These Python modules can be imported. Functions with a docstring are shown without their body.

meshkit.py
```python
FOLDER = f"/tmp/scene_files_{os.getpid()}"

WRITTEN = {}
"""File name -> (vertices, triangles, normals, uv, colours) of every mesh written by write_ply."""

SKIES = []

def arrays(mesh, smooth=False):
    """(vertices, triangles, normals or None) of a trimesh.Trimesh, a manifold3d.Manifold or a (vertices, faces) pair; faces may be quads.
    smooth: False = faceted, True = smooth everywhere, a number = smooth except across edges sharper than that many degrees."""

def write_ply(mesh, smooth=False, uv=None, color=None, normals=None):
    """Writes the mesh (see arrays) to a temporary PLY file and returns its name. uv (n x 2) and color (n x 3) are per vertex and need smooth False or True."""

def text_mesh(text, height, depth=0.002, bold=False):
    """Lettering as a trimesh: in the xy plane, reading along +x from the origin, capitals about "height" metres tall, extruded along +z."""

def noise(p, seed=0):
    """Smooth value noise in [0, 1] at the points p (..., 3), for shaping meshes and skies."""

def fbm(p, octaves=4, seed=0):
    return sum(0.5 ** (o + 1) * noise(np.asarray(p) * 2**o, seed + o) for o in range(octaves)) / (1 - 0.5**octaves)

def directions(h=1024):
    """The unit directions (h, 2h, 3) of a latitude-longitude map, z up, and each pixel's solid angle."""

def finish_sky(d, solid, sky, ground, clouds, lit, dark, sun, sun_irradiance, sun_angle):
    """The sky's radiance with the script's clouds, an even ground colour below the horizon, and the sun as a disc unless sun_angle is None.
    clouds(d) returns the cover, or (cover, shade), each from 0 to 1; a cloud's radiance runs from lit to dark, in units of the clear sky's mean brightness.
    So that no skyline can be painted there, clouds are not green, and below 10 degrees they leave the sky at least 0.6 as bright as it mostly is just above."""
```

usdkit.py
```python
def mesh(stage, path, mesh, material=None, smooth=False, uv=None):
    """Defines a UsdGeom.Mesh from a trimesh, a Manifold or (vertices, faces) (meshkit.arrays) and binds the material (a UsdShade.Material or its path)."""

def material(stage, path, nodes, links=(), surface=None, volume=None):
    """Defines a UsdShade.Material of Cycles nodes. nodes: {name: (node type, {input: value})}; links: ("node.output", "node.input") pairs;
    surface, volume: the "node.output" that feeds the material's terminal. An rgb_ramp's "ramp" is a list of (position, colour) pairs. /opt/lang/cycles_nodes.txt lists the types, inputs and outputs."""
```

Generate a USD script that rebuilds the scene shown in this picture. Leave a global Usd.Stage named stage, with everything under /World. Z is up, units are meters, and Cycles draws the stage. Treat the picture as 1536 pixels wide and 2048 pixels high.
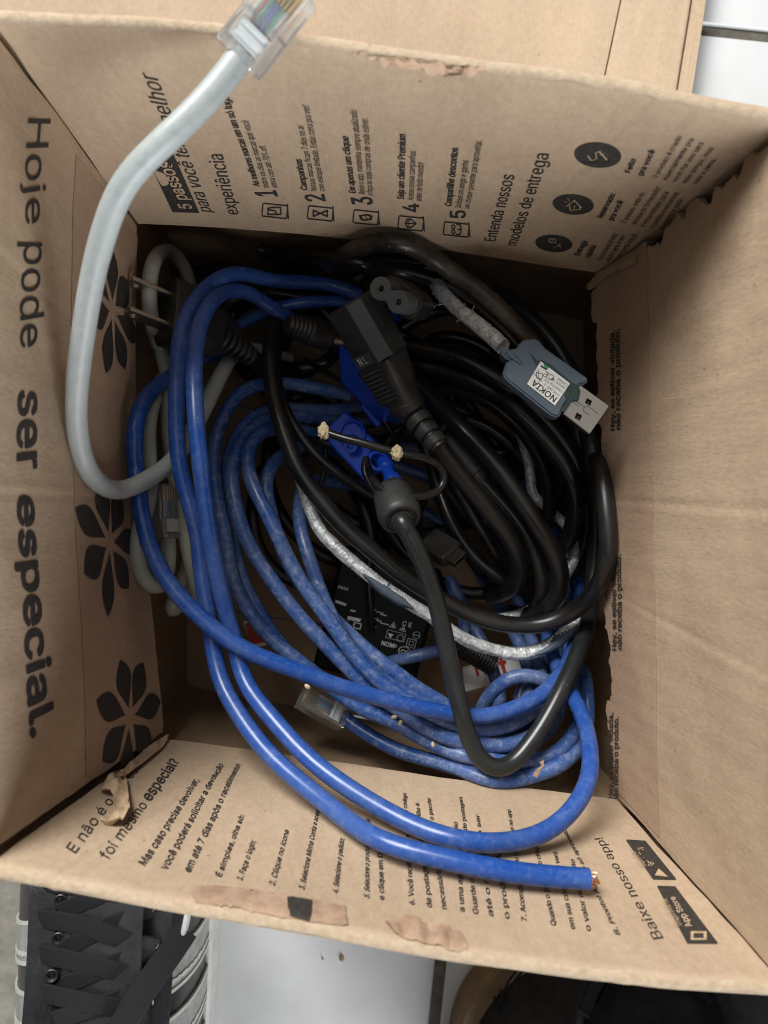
import math, random
import numpy as np, trimesh, usdkit, meshkit
from pxr import Usd, UsdGeom, UsdLux, UsdShade, Gf, Sdf
from scipy.interpolate import make_interp_spline, PchipInterpolator
from scipy.spatial import cKDTree
import shapely
from shapely.geometry import Polygon, Point, LineString, box as sbox
from shapely import affinity

random.seed(7); np.random.seed(7)
RNG = np.random.default_rng(11)
stage = Usd.Stage.CreateInMemory()
UsdGeom.SetStageUpAxis(stage, 'Z'); UsdGeom.SetStageMetersPerUnit(stage, 1.0)
UsdGeom.Xform.Define(stage, '/World'); UsdGeom.Scope.Define(stage, '/World/Looks')

# ------------------------------------------------------------------ camera, lamps, exposure
HC, FP = 400.0, 1540.0                       # camera height above the floor (mm); focal length in units of 1536ths of the width
cam = UsdGeom.Camera.Define(stage, '/World/camera')
cam.AddTranslateOp().Set(Gf.Vec3d(0, 0, HC / 1000))
cam.CreateFocalLengthAttr(5.7); cam.CreateHorizontalApertureAttr(5.7 * 1536 / FP); cam.CreateVerticalApertureAttr(5.7 * 2048 / FP)
cam.CreateClippingRangeAttr(Gf.Vec2f(0.02, 20)); cam.CreateFStopAttr(2.8); cam.CreateFocusDistanceAttr(0.285)
cam.CreateExposureAttr(1.2)

def rect_light(name, pos, target, w, h, power, col):
    l = UsdLux.RectLight.Define(stage, '/World/' + name)
    z = np.array(pos, float) - np.array(target, float); z /= np.linalg.norm(z)
    x = np.cross([0, 0, 1.0] if abs(z[2]) < .95 else [0, 1.0, 0], z); x /= np.linalg.norm(x); y = np.cross(z, x)
    m = Gf.Matrix4d(*x, 0, *y, 0, *z, 0, *pos, 1)
    l.AddTransformOp().Set(m); l.CreateWidthAttr(w); l.CreateHeightAttr(h)
    l.CreateIntensityAttr(power); l.CreateColorAttr(Gf.Vec3f(*col))
    return l
rect_light('window_lamp', (-.65, 1.45, 1.35), (0, 0, .15), .95, .95, 12.5, (1.0, .995, .97))
rect_light('ceiling_lamp', (.1, .1, 2.6), (0, 0, 0), 2.4, 2.4, .30, (.93, .97, 1.0))
rect_light('near_fill_lamp', (1.0, -2.3, .85), (0, 0, .1), 1.5, 1.5, 6.2, (.93, .97, 1.0))  # added fill from the near side, stands for room bounce; no doorway there

# ------------------------------------------------------------------ materials
def M(name, nodes, links, surface='p.BSDF'):
    return usdkit.material(stage, '/World/Looks/' + name, nodes, links, surface=surface)

def plain(name, col, rough=.5, metal=0., spec=.5, bump=0., bscale=300., var=0., vscale=60., col2=None, stretch=None, **kw):
    """one colour, with optional noise towards col2 and a fine bump"""
    n = {'p': ('principled_bsdf', {'base_color': col, 'roughness': rough, 'metallic': metal, 'specular_ior_level': spec, **kw}), 'g': ('geometry', {})}
    L = []
    src = 'g.position'
    if stretch:
        n['mp'] = ('mapping', {'scale': stretch}); L.append(('g.position', 'mp.vector')); src = 'mp.vector'
    if col2 is not None:
        n['nz'] = ('noise_texture', {'scale': vscale, 'detail': 6., 'roughness': .65})
        n['rr'] = ('rgb_ramp', {'ramp': [(.0, col), (.5 - .22 * (1 - var), col), (.5 + .3 * (1 - var) + .02, col2), (1., col2)]})
        L += [(src, 'nz.vector'), ('nz.fac', 'rr.fac'), ('rr.color', 'p.base_color')]
    if bump:
        n['nb'] = ('noise_texture', {'scale': bscale, 'detail': 4., 'roughness': .6})
        n['b'] = ('bump', {'strength': bump, 'distance': .0006})
        L += [(src, 'nb.vector'), ('nb.fac', 'b.height'), ('b.normal', 'p.normal')]
    return M(name, n, L)

def kraft(name, a, b, flute=0.25, dark=(.16, .10, .06)):
    n = {'uv': ('texture_coordinate', {}), 'g': ('geometry', {}),
         'm1': ('mapping', {'scale': (800., 240., 1.)}), 'm2': ('mapping', {'scale': (60., 14., 1.)}),
         'n1': ('noise_texture', {'scale': 1., 'detail': 6., 'roughness': .7}), 'n2': ('noise_texture', {'scale': 1., 'detail': 5., 'roughness': .6}),
         'n3': ('noise_texture', {'scale': 420., 'detail': 3., 'roughness': .6}), 'n4': ('noise_texture', {'scale': 14., 'detail': 5., 'roughness': .6}),
         'n5': ('voronoi_texture', {'scale': 95., 'randomness': 1.}), 'sp': ('rgb_ramp', {'ramp': [(0., (1, 1, 1)), (.035, (1, 1, 1)), (.06, (0, 0, 0)), (1., (0, 0, 0))]}),
         's1': ('math', {'math_type': 'add'}), 's2': ('math', {'math_type': 'add'}), 's3': ('math', {'math_type': 'add'}),
         'h': ('math', {'math_type': 'multiply', 'value2': .25}),
         'r': ('rgb_ramp', {'ramp': [(0., tuple(x * .8 for x in a)), (.36, a), (.62, b), (1., tuple(min(1, x * 1.15) for x in b))]}),
         'mx': ('mix', {'color2': dark}), 'fl': ('math', {'math_type': 'multiply', 'value2': .55}),
         'w': ('wave_texture', {'scale': 39., 'distortion': 1.2, 'detail': 2., 'detail_scale': 1.}),
         'hb': ('math', {'math_type': 'multiply', 'value2': flute}), 'ha': ('math', {'math_type': 'add'}),
         'b': ('bump', {'strength': .35, 'distance': .0007}),
         'p': ('principled_bsdf', {'roughness': .78, 'specular_ior_level': .25})}
    L = [('uv.UV', 'm1.vector'), ('uv.UV', 'm2.vector'), ('m1.vector', 'n1.vector'), ('m2.vector', 'n2.vector'), ('g.position', 'n3.vector'), ('g.position', 'n4.vector'),
         ('n1.fac', 's1.value1'), ('n2.fac', 's1.value2'), ('n3.fac', 's2.value1'), ('n4.fac', 's2.value2'), ('s1.value', 's3.value1'), ('s2.value', 's3.value2'),
         ('s3.value', 'h.value1'), ('h.value', 'r.fac'), ('r.color', 'mx.color1'), ('g.position', 'n5.vector'), ('n5.distance', 'sp.fac'), ('sp.color', 'fl.value1'), ('fl.value', 'mx.fac'),
         ('mx.color', 'p.base_color'), ('uv.UV', 'w.vector'), ('w.fac', 'hb.value1'), ('hb.value', 'ha.value1'), ('n1.fac', 'ha.value2'), ('ha.value', 'b.height'), ('b.normal', 'p.normal')]
    return M(name, n, L)

def jacket(name, col, dust, rough=.42, amount=.5, scale=70., spec=.45, specks=(.75, .75, .7), scuff=.35):
    """a plastic cable jacket, rubbed dusty in places, with pale specks"""
    n = {'g': ('geometry', {}), 'n1': ('noise_texture', {'scale': scale, 'detail': 8., 'roughness': .72}), 'n2': ('noise_texture', {'scale': 1100., 'detail': 3.}),
         'n3': ('noise_texture', {'scale': 26., 'detail': 4.}), 'sc': ('noise_texture', {'scale': 380., 'detail': 4., 'roughness': .7}), 'sr': ('rgb_ramp', {'ramp': [(0., (0, 0, 0)), (.50, (0, 0, 0)), (.64, (scuff,) * 3), (1., (scuff,) * 3)]}), 'ss': ('math', {'math_type': 'add'}), 'sm': ('math', {'math_type': 'multiply'}), 'a': ('math', {'math_type': 'add'}),
         'r': ('rgb_ramp', {'ramp': [(0., (0, 0, 0)), (.42, (amount * .06,) * 3), (.56, (amount * .5,) * 3), (.70, (amount,) * 3), (1., (amount,) * 3)]}), 'hf': ('math', {'math_type': 'multiply', 'value2': .5}),
         'm': ('mix', {'color1': col, 'color2': dust}), 'v': ('voronoi_texture', {'scale': 210.}),
         'vr': ('rgb_ramp', {'ramp': [(0., (.8, .8, .8)), (.02, (.8, .8, .8)), (.06, (0, 0, 0)), (1., (0, 0, 0))]}), 'm2': ('mix', {'color2': specks}), 'vm': ('math', {'math_type': 'multiply'}), 'np': ('noise_texture', {'scale': 33., 'detail': 2.}), 'nq': ('rgb_ramp', {'ramp': [(0., (0, 0, 0)), (.52, (0, 0, 0)), (.62, (1, 1, 1)), (1., (1, 1, 1))]}),
         'rr': ('map_range', {'value': 1., 'from_min': 0., 'from_max': 1., 'to_min': rough - .06, 'to_max': rough + .2}),
         'b': ('bump', {'strength': .12, 'distance': .0006}), 'p': ('principled_bsdf', {'specular_ior_level': spec})}
    L = [('g.position', 'n1.vector'), ('g.position', 'n2.vector'), ('g.position', 'n3.vector'), ('n1.fac', 'a.value1'), ('n3.fac', 'a.value2'), ('a.value', 'hf.value1'), ('hf.value', 'r.fac'), ('g.position', 'sc.vector'), ('sc.fac', 'sr.fac'), ('sr.color', 'sm.value1'), ('n1.fac', 'sm.value2'), ('r.color', 'ss.value1'), ('sm.value', 'ss.value2'), ('ss.value', 'm.fac'),
         ('g.position', 'v.vector'), ('v.distance', 'vr.fac'), ('vr.color', 'vm.value1'), ('g.position', 'np.vector'), ('np.fac', 'nq.fac'), ('nq.color', 'vm.value2'), ('vm.value', 'm2.fac'), ('m.color', 'm2.color1'), ('m2.color', 'p.base_color'),
         ('r.color', 'rr.value'), ('rr.result', 'p.roughness'), ('n1.fac', 'b.height'), ('b.normal', 'p.normal')]
    return M(name, n, L)

KRAFT = kraft('kraft_board', (.368, .266, .180), (.500, .375, .260))
KRAFT_SHADE = kraft('kraft_shaded', (.24, .158, .096), (.33, .225, .14), flute=.6)  # same board as outside, darkened: interior shade put into the colour
KRAFT_SHEET = kraft('kraft_sheet', (.37, .268, .178), (.49, .365, .25), flute=.1)
TAPE = kraft('kraft_tape', (.335, .228, .155), (.44, .31, .215), flute=.3)
EDGE = plain('board_edge', (.50, .36, .23), .85, col2=(.36, .24, .14), var=.6, vscale=500., bump=.4, bscale=900.)
RAW = plain('torn_paper', (.42, .285, .195), .9, col2=(.30, .19, .125), var=.6, vscale=120., bump=.5, bscale=700.)
INK = plain('black_print', (.018, .018, .018), .7, col2=(.05, .04, .03), var=.2, vscale=700.)
BLUE = jacket('blue_jacket', (.008, .056, .275), (.15, .21, .36), .31, .34, 150., scuff=.4)
BLUE2 = jacket('dusty_blue_jacket', (.010, .060, .245), (.25, .29, .37), .35, .52, 230., scuff=.75)
GREY = jacket('grey_jacket', (.38, .405, .395), (.19, .21, .21), .44, .5, 45., specks=(.12, .13, .13))
GREY2 = jacket('soiled_grey_jacket', (.36, .37, .33), (.15, .15, .13), .5, .6, 40., specks=(.1, .1, .1))
BLACK = jacket('black_rubber', (.0055, .0055, .006), (.05, .046, .04), .33, .4, 50., spec=.5, scuff=.12)
BLACK2 = jacket('dusty_black_rubber', (.007, .007, .007), (.13, .10, .07), .40, .8, 70., scuff=.4)
SLATE = jacket('slate_rubber', (.011, .013, .0135), (.045, .05, .048), .34, .5, 40., spec=.5, scuff=.2)
PLAST = plain('black_plastic', (.009, .009, .0095), .42, spec=.5, bump=.10, bscale=1500., col2=(.04, .037, .033), var=.0, vscale=70.)
BRICK = plain('brick_plastic', (.004, .004, .0045), .5, spec=.2)
PLASTG = plain('dark_grey_plastic', (.022, .0225, .023), .48, bump=.12, bscale=1800., col2=(.05, .05, .048), var=.2, vscale=120.)
PLASTL = plain('grey_socket_plastic', (.06, .062, .064), .5, bump=.1, bscale=1500.)
HOUSE = plain('blue_grey_plastic', (.085, .115, .15), .5, bump=.12, bscale=600., col2=(.06, .085, .11), var=.3, vscale=90.)
GLUE = plain('dark_green_glue', (.012, .035, .03), .3, bump=.6, bscale=500.)
BLUEP = plain('blue_plastic', (.006, .045, .40), .22, spec=.55, col2=(.012, .07, .5), var=.3, vscale=60.)
NICKEL = plain('nickel', (.33, .295, .25), .30, metal=1., bump=.08, bscale=900.)
STEEL = plain('dull_steel', (.5, .47, .42), .35, metal=1., bump=.1, bscale=900.)
BRAID = plain('tinned_braid', (.84, .86, .86), .28, metal=.25, col2=(.34, .35, .35), var=.45, vscale=420., bump=1.0, bscale=650.)
CLEAR = M('clear_plastic', {'p': ('principled_bsdf', {'base_color': (.93, .95, .95), 'roughness': .08, 'transmission_weight': .92, 'ior': 1.45})}, [])
MILKY = M('milky_plastic', {'p': ('principled_bsdf', {'base_color': (.75, .78, .78), 'roughness': .25, 'transmission_weight': .45, 'ior': 1.4})}, [])
WHITE = plain('white_paper', (.78, .78, .75), .6, col2=(.66, .65, .6), var=.3, vscale=80.)
FADED = plain('faded_print', (.20, .26, .40), .6)
WPRINT = plain('white_print', (.55, .55, .55), .6)
GREEN = plain('green_print', (.02, .3, .1), .6)
REDP = plain('red_print', (.42, .025, .02), .6)
ORANGE = plain('orange_wire', (.6, .16, .03), .5); GREENW = plain('green_wire', (.04, .33, .22), .5)
BLUEW = plain('blue_wire', (.04, .10, .42), .5); REDW = plain('red_brown_wire', (.40, .10, .07), .5); WHITEW = plain('white_wire', (.75, .75, .72), .5)
COPPER = plain('copper', (.75, .36, .2), .35, metal=1.)
GOLD = plain('gold_contact', (.75, .55, .25), .3, metal=1.)
CREAM = plain('cream_tip', (.62, .52, .33), .6, bump=.5, bscale=600., col2=(.42, .33, .18), var=.4, vscale=500.)
TILE = jacket('glazed_tile', (.57, .575, .575), (.43, .43, .41), .18, .7, 14., specks=(.10, .08, .05), scuff=.12)
GROUT = plain('grout', (.085, .075, .062), .9, col2=(.16, .145, .12), var=.4, vscale=130., bump=.7, bscale=500.)
CONCRETE = plain('worn_concrete', (.26, .24, .21), .9, col2=(.15, .14, .12), var=.5, vscale=60., bump=.6, bscale=350.)
LEATHER = plain('black_leather', (.007, .007, .008), .33, bump=.25, bscale=700., col2=(.03, .03, .032), var=.1, vscale=50.)
SUEDE = plain('black_suede', (.017, .017, .018), .95, bump=.5, bscale=1300., col2=(.035, .033, .031), var=.3, vscale=90., spec=.2)
LACE = plain('black_lace', (.010, .010, .0115), .85, bump=.6, bscale=1600., spec=.3)
STRIPE = plain('grey_stripe', (.30, .30, .29), .6, col2=(.18, .18, .17), var=.4, vscale=160., bump=.3, bscale=800.)
RUBBERW = plain('white_rubber', (.48, .48, .45), .5, col2=(.38, .37, .33), var=.3, vscale=120.)
TAN = plain('tan_rubber', (.20, .125, .055), .6, col2=(.13, .08, .035), var=.3, vscale=60.)

# ------------------------------------------------------------------ stage helpers (all shapes below are in millimetres)
COUNT, ORIGIN = {}, {}
def fresh(parent, name):
    k = COUNT.get((parent, name), 0); COUNT[(parent, name)] = k + 1
    return parent + '/' + (name if k == 0 else f'{name}_{k:03d}')
def tag(prim, **kw):
    for k, v in kw.items():
        if v: prim.SetCustomDataByKey(k, v)
def thing(name, label, cat, loc=(0, 0, 0), group=None, kind=None):
    path = fresh('/World', name)
    x = UsdGeom.Xform.Define(stage, path); x.AddTranslateOp().Set(Gf.Vec3d(*[c / 1000 for c in loc]))
    ORIGIN[path] = np.array(loc, float)
    tag(x.GetPrim(), label=label, category=cat, group=group, kind=kind)
    return path
def part(parent, name, mesh, mat, smooth=35, uv=None, label=None):
    v, f = (np.asarray(mesh.vertices), np.asarray(mesh.faces)) if isinstance(mesh, trimesh.Trimesh) else mesh
    root = '/'.join(parent.split('/')[:3])
    path = fresh(parent, name)
    v = (np.asarray(v, float) - ORIGIN[root]) / 1000
    m = usdkit.mesh(stage, path, (v, np.asarray(f)), mat, smooth=smooth, uv=uv)
    if label: tag(m.GetPrim(), label=label)
    return path
def join(ms):
    vs, fs, n = [], [], 0
    for m in ms:
        v, f = (np.asarray(m.vertices), np.asarray(m.faces)) if isinstance(m, trimesh.Trimesh) else m
        vs.append(v); fs.append(np.asarray(f) + n); n += len(v)
    return np.vstack(vs), np.vstack(fs)

def P(u, v, D):
    return np.array([(u - 768) / FP * D, (1024 - v) / FP * D, HC - D])
def px(p):
    p = np.asarray(p, float); D = HC - p[..., 2]
    return np.stack([768 + p[..., 0] / D * FP, 1024 - p[..., 1] / D * FP], -1)
def unit(a): a = np.asarray(a, float); return a / np.linalg.norm(a)

def tube(pts, r, sides=14, cap=True, scale2=1.0):
    p = np.asarray(pts, float); n = len(p); r = np.broadcast_to(r, (n,)).astype(float)
    t = np.gradient(p, axis=0); t /= np.linalg.norm(t, axis=1, keepdims=True) + 1e-9
    a = np.cross(t[0], [0, 0, 1.0]); a = a if np.linalg.norm(a) > .1 else np.cross(t[0], [1.0, 0, 0]); a /= np.linalg.norm(a)
    A = np.zeros_like(p)
    for i in range(n):
        a = a - t[i] * (a @ t[i]); a /= np.linalg.norm(a); A[i] = a
    B = np.cross(t, A); th = np.arange(sides) / sides * 2 * np.pi
    v = p[:, None] + r[:, None, None] * (np.cos(th)[None, :, None] * A[:, None] + scale2 * np.sin(th)[None, :, None] * B[:, None])
    i, j = np.meshgrid(np.arange(n - 1), np.arange(sides), indexing='ij')
    q = np.stack([i * sides + j, i * sides + (j + 1) % sides, (i + 1) * sides + (j + 1) % sides, (i + 1) * sides + j], -1).reshape(-1, 4)
    f = np.vstack([q[:, [0, 1, 2]], q[:, [0, 2, 3]]]); v = v.reshape(-1, 3)
    if cap:
        v = np.vstack([v, p[:1], p[-1:]]); k = np.arange(sides); e = (n - 1) * sides
        f = np.vstack([f, np.stack([(k + 1) % sides, k, np.full(sides, len(v) - 2)], 1), np.stack([e + k, e + (k + 1) % sides, np.full(sides, len(v) - 1)], 1)])
    return v, f

def frame(o, a, b):
    """4x4 with x along a, z near b"""
    a = unit(a); c = unit(np.cross(b, a)); b = np.cross(a, c); m = np.eye(4); m[:3, 0], m[:3, 1], m[:3, 2], m[:3, 3] = a, c, b, o
    return m
def put(mesh, m):
    v, f = (np.asarray(mesh.vertices), np.asarray(mesh.faces)) if isinstance(mesh, trimesh.Trimesh) else mesh
    return np.asarray(v) @ m[:3, :3].T + m[:3, 3], f
def prism(poly, h, bevel=.6, z0=0.):
    """a polygon extruded to h with a chamfered top and bottom edge"""
    if bevel <= 0:
        m = trimesh.creation.extrude_polygon(poly, h, engine='earcut'); m.apply_translation([0, 0, z0]); return m
    import manifold3d as m3
    def cs(p): return m3.CrossSection([np.array(p.exterior.coords)[:-1]] + [np.array(i.coords)[:-1] for i in p.interiors], m3.FillRule.EvenOdd)
    small = poly.buffer(-bevel, join_style='mitre')
    a = m3.Manifold.extrude(cs(poly), h - 2 * bevel).translate([0, 0, bevel + z0])
    b = m3.Manifold.extrude(cs(small if small.geom_type == 'Polygon' else max(small.geoms, key=lambda g: g.area)), h).translate([0, 0, z0])
    if not poly.interiors:
        try:
            mm = m3.Manifold.batch_hull([a, b]) if poly.convex_hull.area - poly.area < 1e-6 else a + b
        except Exception: mm = a + b
    else: mm = a + b
    me = mm.to_mesh(); return trimesh.Trimesh(me.vert_properties[:, :3], me.tri_verts, process=False)
def rbox(lx, ly, lz, r=.8, seg=10):
    p = sbox(-lx / 2, -ly / 2, lx / 2, ly / 2).buffer(-r).buffer(r, quad_segs=seg)
    return prism(p, lz, min(r * .6, lz * .3), -lz / 2)
def lathe(profile, sides=32):
    """profile: (x along the axis, radius); axis is +x"""
    pr = np.array(profile, float); th = np.arange(sides) / sides * 2 * np.pi
    v = np.stack([np.repeat(pr[:, 0], sides), (pr[:, 1:2] * np.cos(th)).ravel(), (pr[:, 1:2] * np.sin(th)).ravel()], 1)
    n = len(pr); i, j = np.meshgrid(np.arange(n - 1), np.arange(sides), indexing='ij')
    q = np.stack([i * sides + j, (i + 1) * sides + j, (i + 1) * sides + (j + 1) % sides, i * sides + (j + 1) % sides], -1).reshape(-1, 4)[:, ::-1]
    return v, np.vstack([q[:, [0, 1, 2]], q[:, [0, 2, 3]]])

# flat lettering
TEXTS = {}
def text_flat(s, bold=False):
    if (s, bold) not in TEXTS:
        m = meshkit.text_mesh(s, 1.0, .05, bold)
        v, f = np.asarray(m.vertices), np.asarray(m.faces)
        top = np.all(v[f][:, :, 2] > .04, axis=1)
        f = f[top]; u, inv = np.unique(f, return_inverse=True)
        TEXTS[(s, bold)] = v[u][:, :2], inv.reshape(-1, 3)
    return TEXTS[(s, bold)]
def tri(poly):
    vs, fs, n = [], [], 0
    for g in getattr(poly, 'geoms', [poly]):
        if g.geom_type != 'Polygon' or g.area < 1e-6: continue
        v, f = trimesh.creation.triangulate_polygon(g, engine='earcut')
        v = np.asarray(v)[:, :2]; vs.append(v); fs.append(np.asarray(f) + n); n += len(v)
    return np.vstack(vs), np.vstack(fs)

def sheet(F, th, smin, smax, tmin, tmax, ns, nt, uvscale, N=None):
    """a board: F(s,t)->front points; thickness th goes against the normal. smin..tmax may be functions. Returns mesh, uv"""
    a, b = np.meshgrid(np.linspace(0, 1, ns), np.linspace(0, 1, nt), indexing='ij')
    fn = lambda g, x: g(x) if callable(g) else np.full_like(x, g)
    t = fn(tmin, a) + b * (fn(tmax, a) - fn(tmin, a)); s = fn(smin, t) + a * (fn(smax, t) - fn(smin, t))
    p = F(s, t); e = 1e-3
    n = np.cross(F(s + e, t) - F(s - e, t), F(s, t + e) - F(s, t - e)); n /= np.linalg.norm(n, axis=-1, keepdims=True)
    back = p - n * th
    def grid(g, flip):
        i, j = np.meshgrid(np.arange(ns - 1), np.arange(nt - 1), indexing='ij')
        q = np.stack([i * nt + j, (i + 1) * nt + j, (i + 1) * nt + j + 1, i * nt + j + 1], -1).reshape(-1, 4)
        q = q[:, ::-1] if flip else q
        return g.reshape(-1, 3), np.vstack([q[:, [0, 1, 2]], q[:, [0, 2, 3]]])
    uv = np.stack([s * uvscale[0], t * uvscale[1]], -1).reshape(-1, 2)
    f1, f2 = grid(p, False), grid(back, True)
    ring = [(i, 0) for i in range(ns)] + [(ns - 1, j) for j in range(1, nt)] + [(i, nt - 1) for i in range(ns - 2, -1, -1)] + [(0, j) for j in range(nt - 2, 0, -1)]
    ri = np.array(ring); A, B = p[ri[:, 0], ri[:, 1]], back[ri[:, 0], ri[:, 1]]
    k = np.arange(len(ring)); k2 = (k + 1) % len(ring); m = len(ring)
    fe = np.vstack([np.stack([k, k + m, k2 + m], 1), np.stack([k, k2 + m, k2], 1)])
    ed = np.vstack([A, B]), fe
    ruv = np.vstack([np.stack([s[ri[:, 0], ri[:, 1]] * uvscale[0], t[ri[:, 0], ri[:, 1]] * uvscale[1]], -1)] * 2)
    return join([f1, f2, ed]), np.vstack([uv, uv, ruv])

def nz(x, seed=0, octaves=4):
    x = np.asarray(x, float); return meshkit.fbm(np.stack([x, np.full_like(x, seed * 3.7), np.full_like(x, .5)], -1), octaves, seed) - .5

# ------------------------------------------------------------------ the floor: tiles in grout
rot = math.radians(-6.0)
floor = thing('floor', 'pale glazed tiled floor under the cardboard box', 'floor', (0, 0, -8), kind='structure')
part(floor, 'grout', join([trimesh.creation.box([1500, 1500, 6], trimesh.transformations.translation_matrix([0, 0, -5.2]))]), GROUT, smooth=False)
o = P(878, 1960, 400)[:2]; ex = np.array([math.cos(rot), math.sin(rot)]); ey = np.array([-math.sin(rot), math.cos(rot)])
# a grout line runs through o along ey; a row line passes through the upper right
row = (P(1470, 64, 400)[:2] - o) @ ey
TS, GW = 207.0, 6.2
for i in range(-1, 3):
    for j in range(-2, 3):
        c = o + ex * (i - .5) * TS + ey * (row + (j - .5) * TS)
        if i == -1 and j < 1: continue
        p = affinity.rotate(sbox(-TS / 2 + GW / 2, -TS / 2 + GW / 2, TS / 2 - GW / 2, TS / 2 - GW / 2).buffer(-1.2).buffer(1.2), math.degrees(rot), origin=(0, 0))
        m = prism(p, 6.5, .7, -6.5 + RNG.uniform(-.25, .1)); m.apply_translation([c[0], c[1], 0])
        part(floor, 'tile', m, TILE, smooth=25)
c = o + ex * (-1.5 * TS) + ey * (row - 1.5 * TS)
m = trimesh.creation.box([TS * .99, TS * 2.98, 5]); m.apply_transform(trimesh.transformations.rotation_matrix(rot, [0, 0, 1])); m.apply_translation([c[0], c[1] - 40, -3.4])
part(floor, 'concrete_strip', m, CONCRETE, smooth=False)

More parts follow.
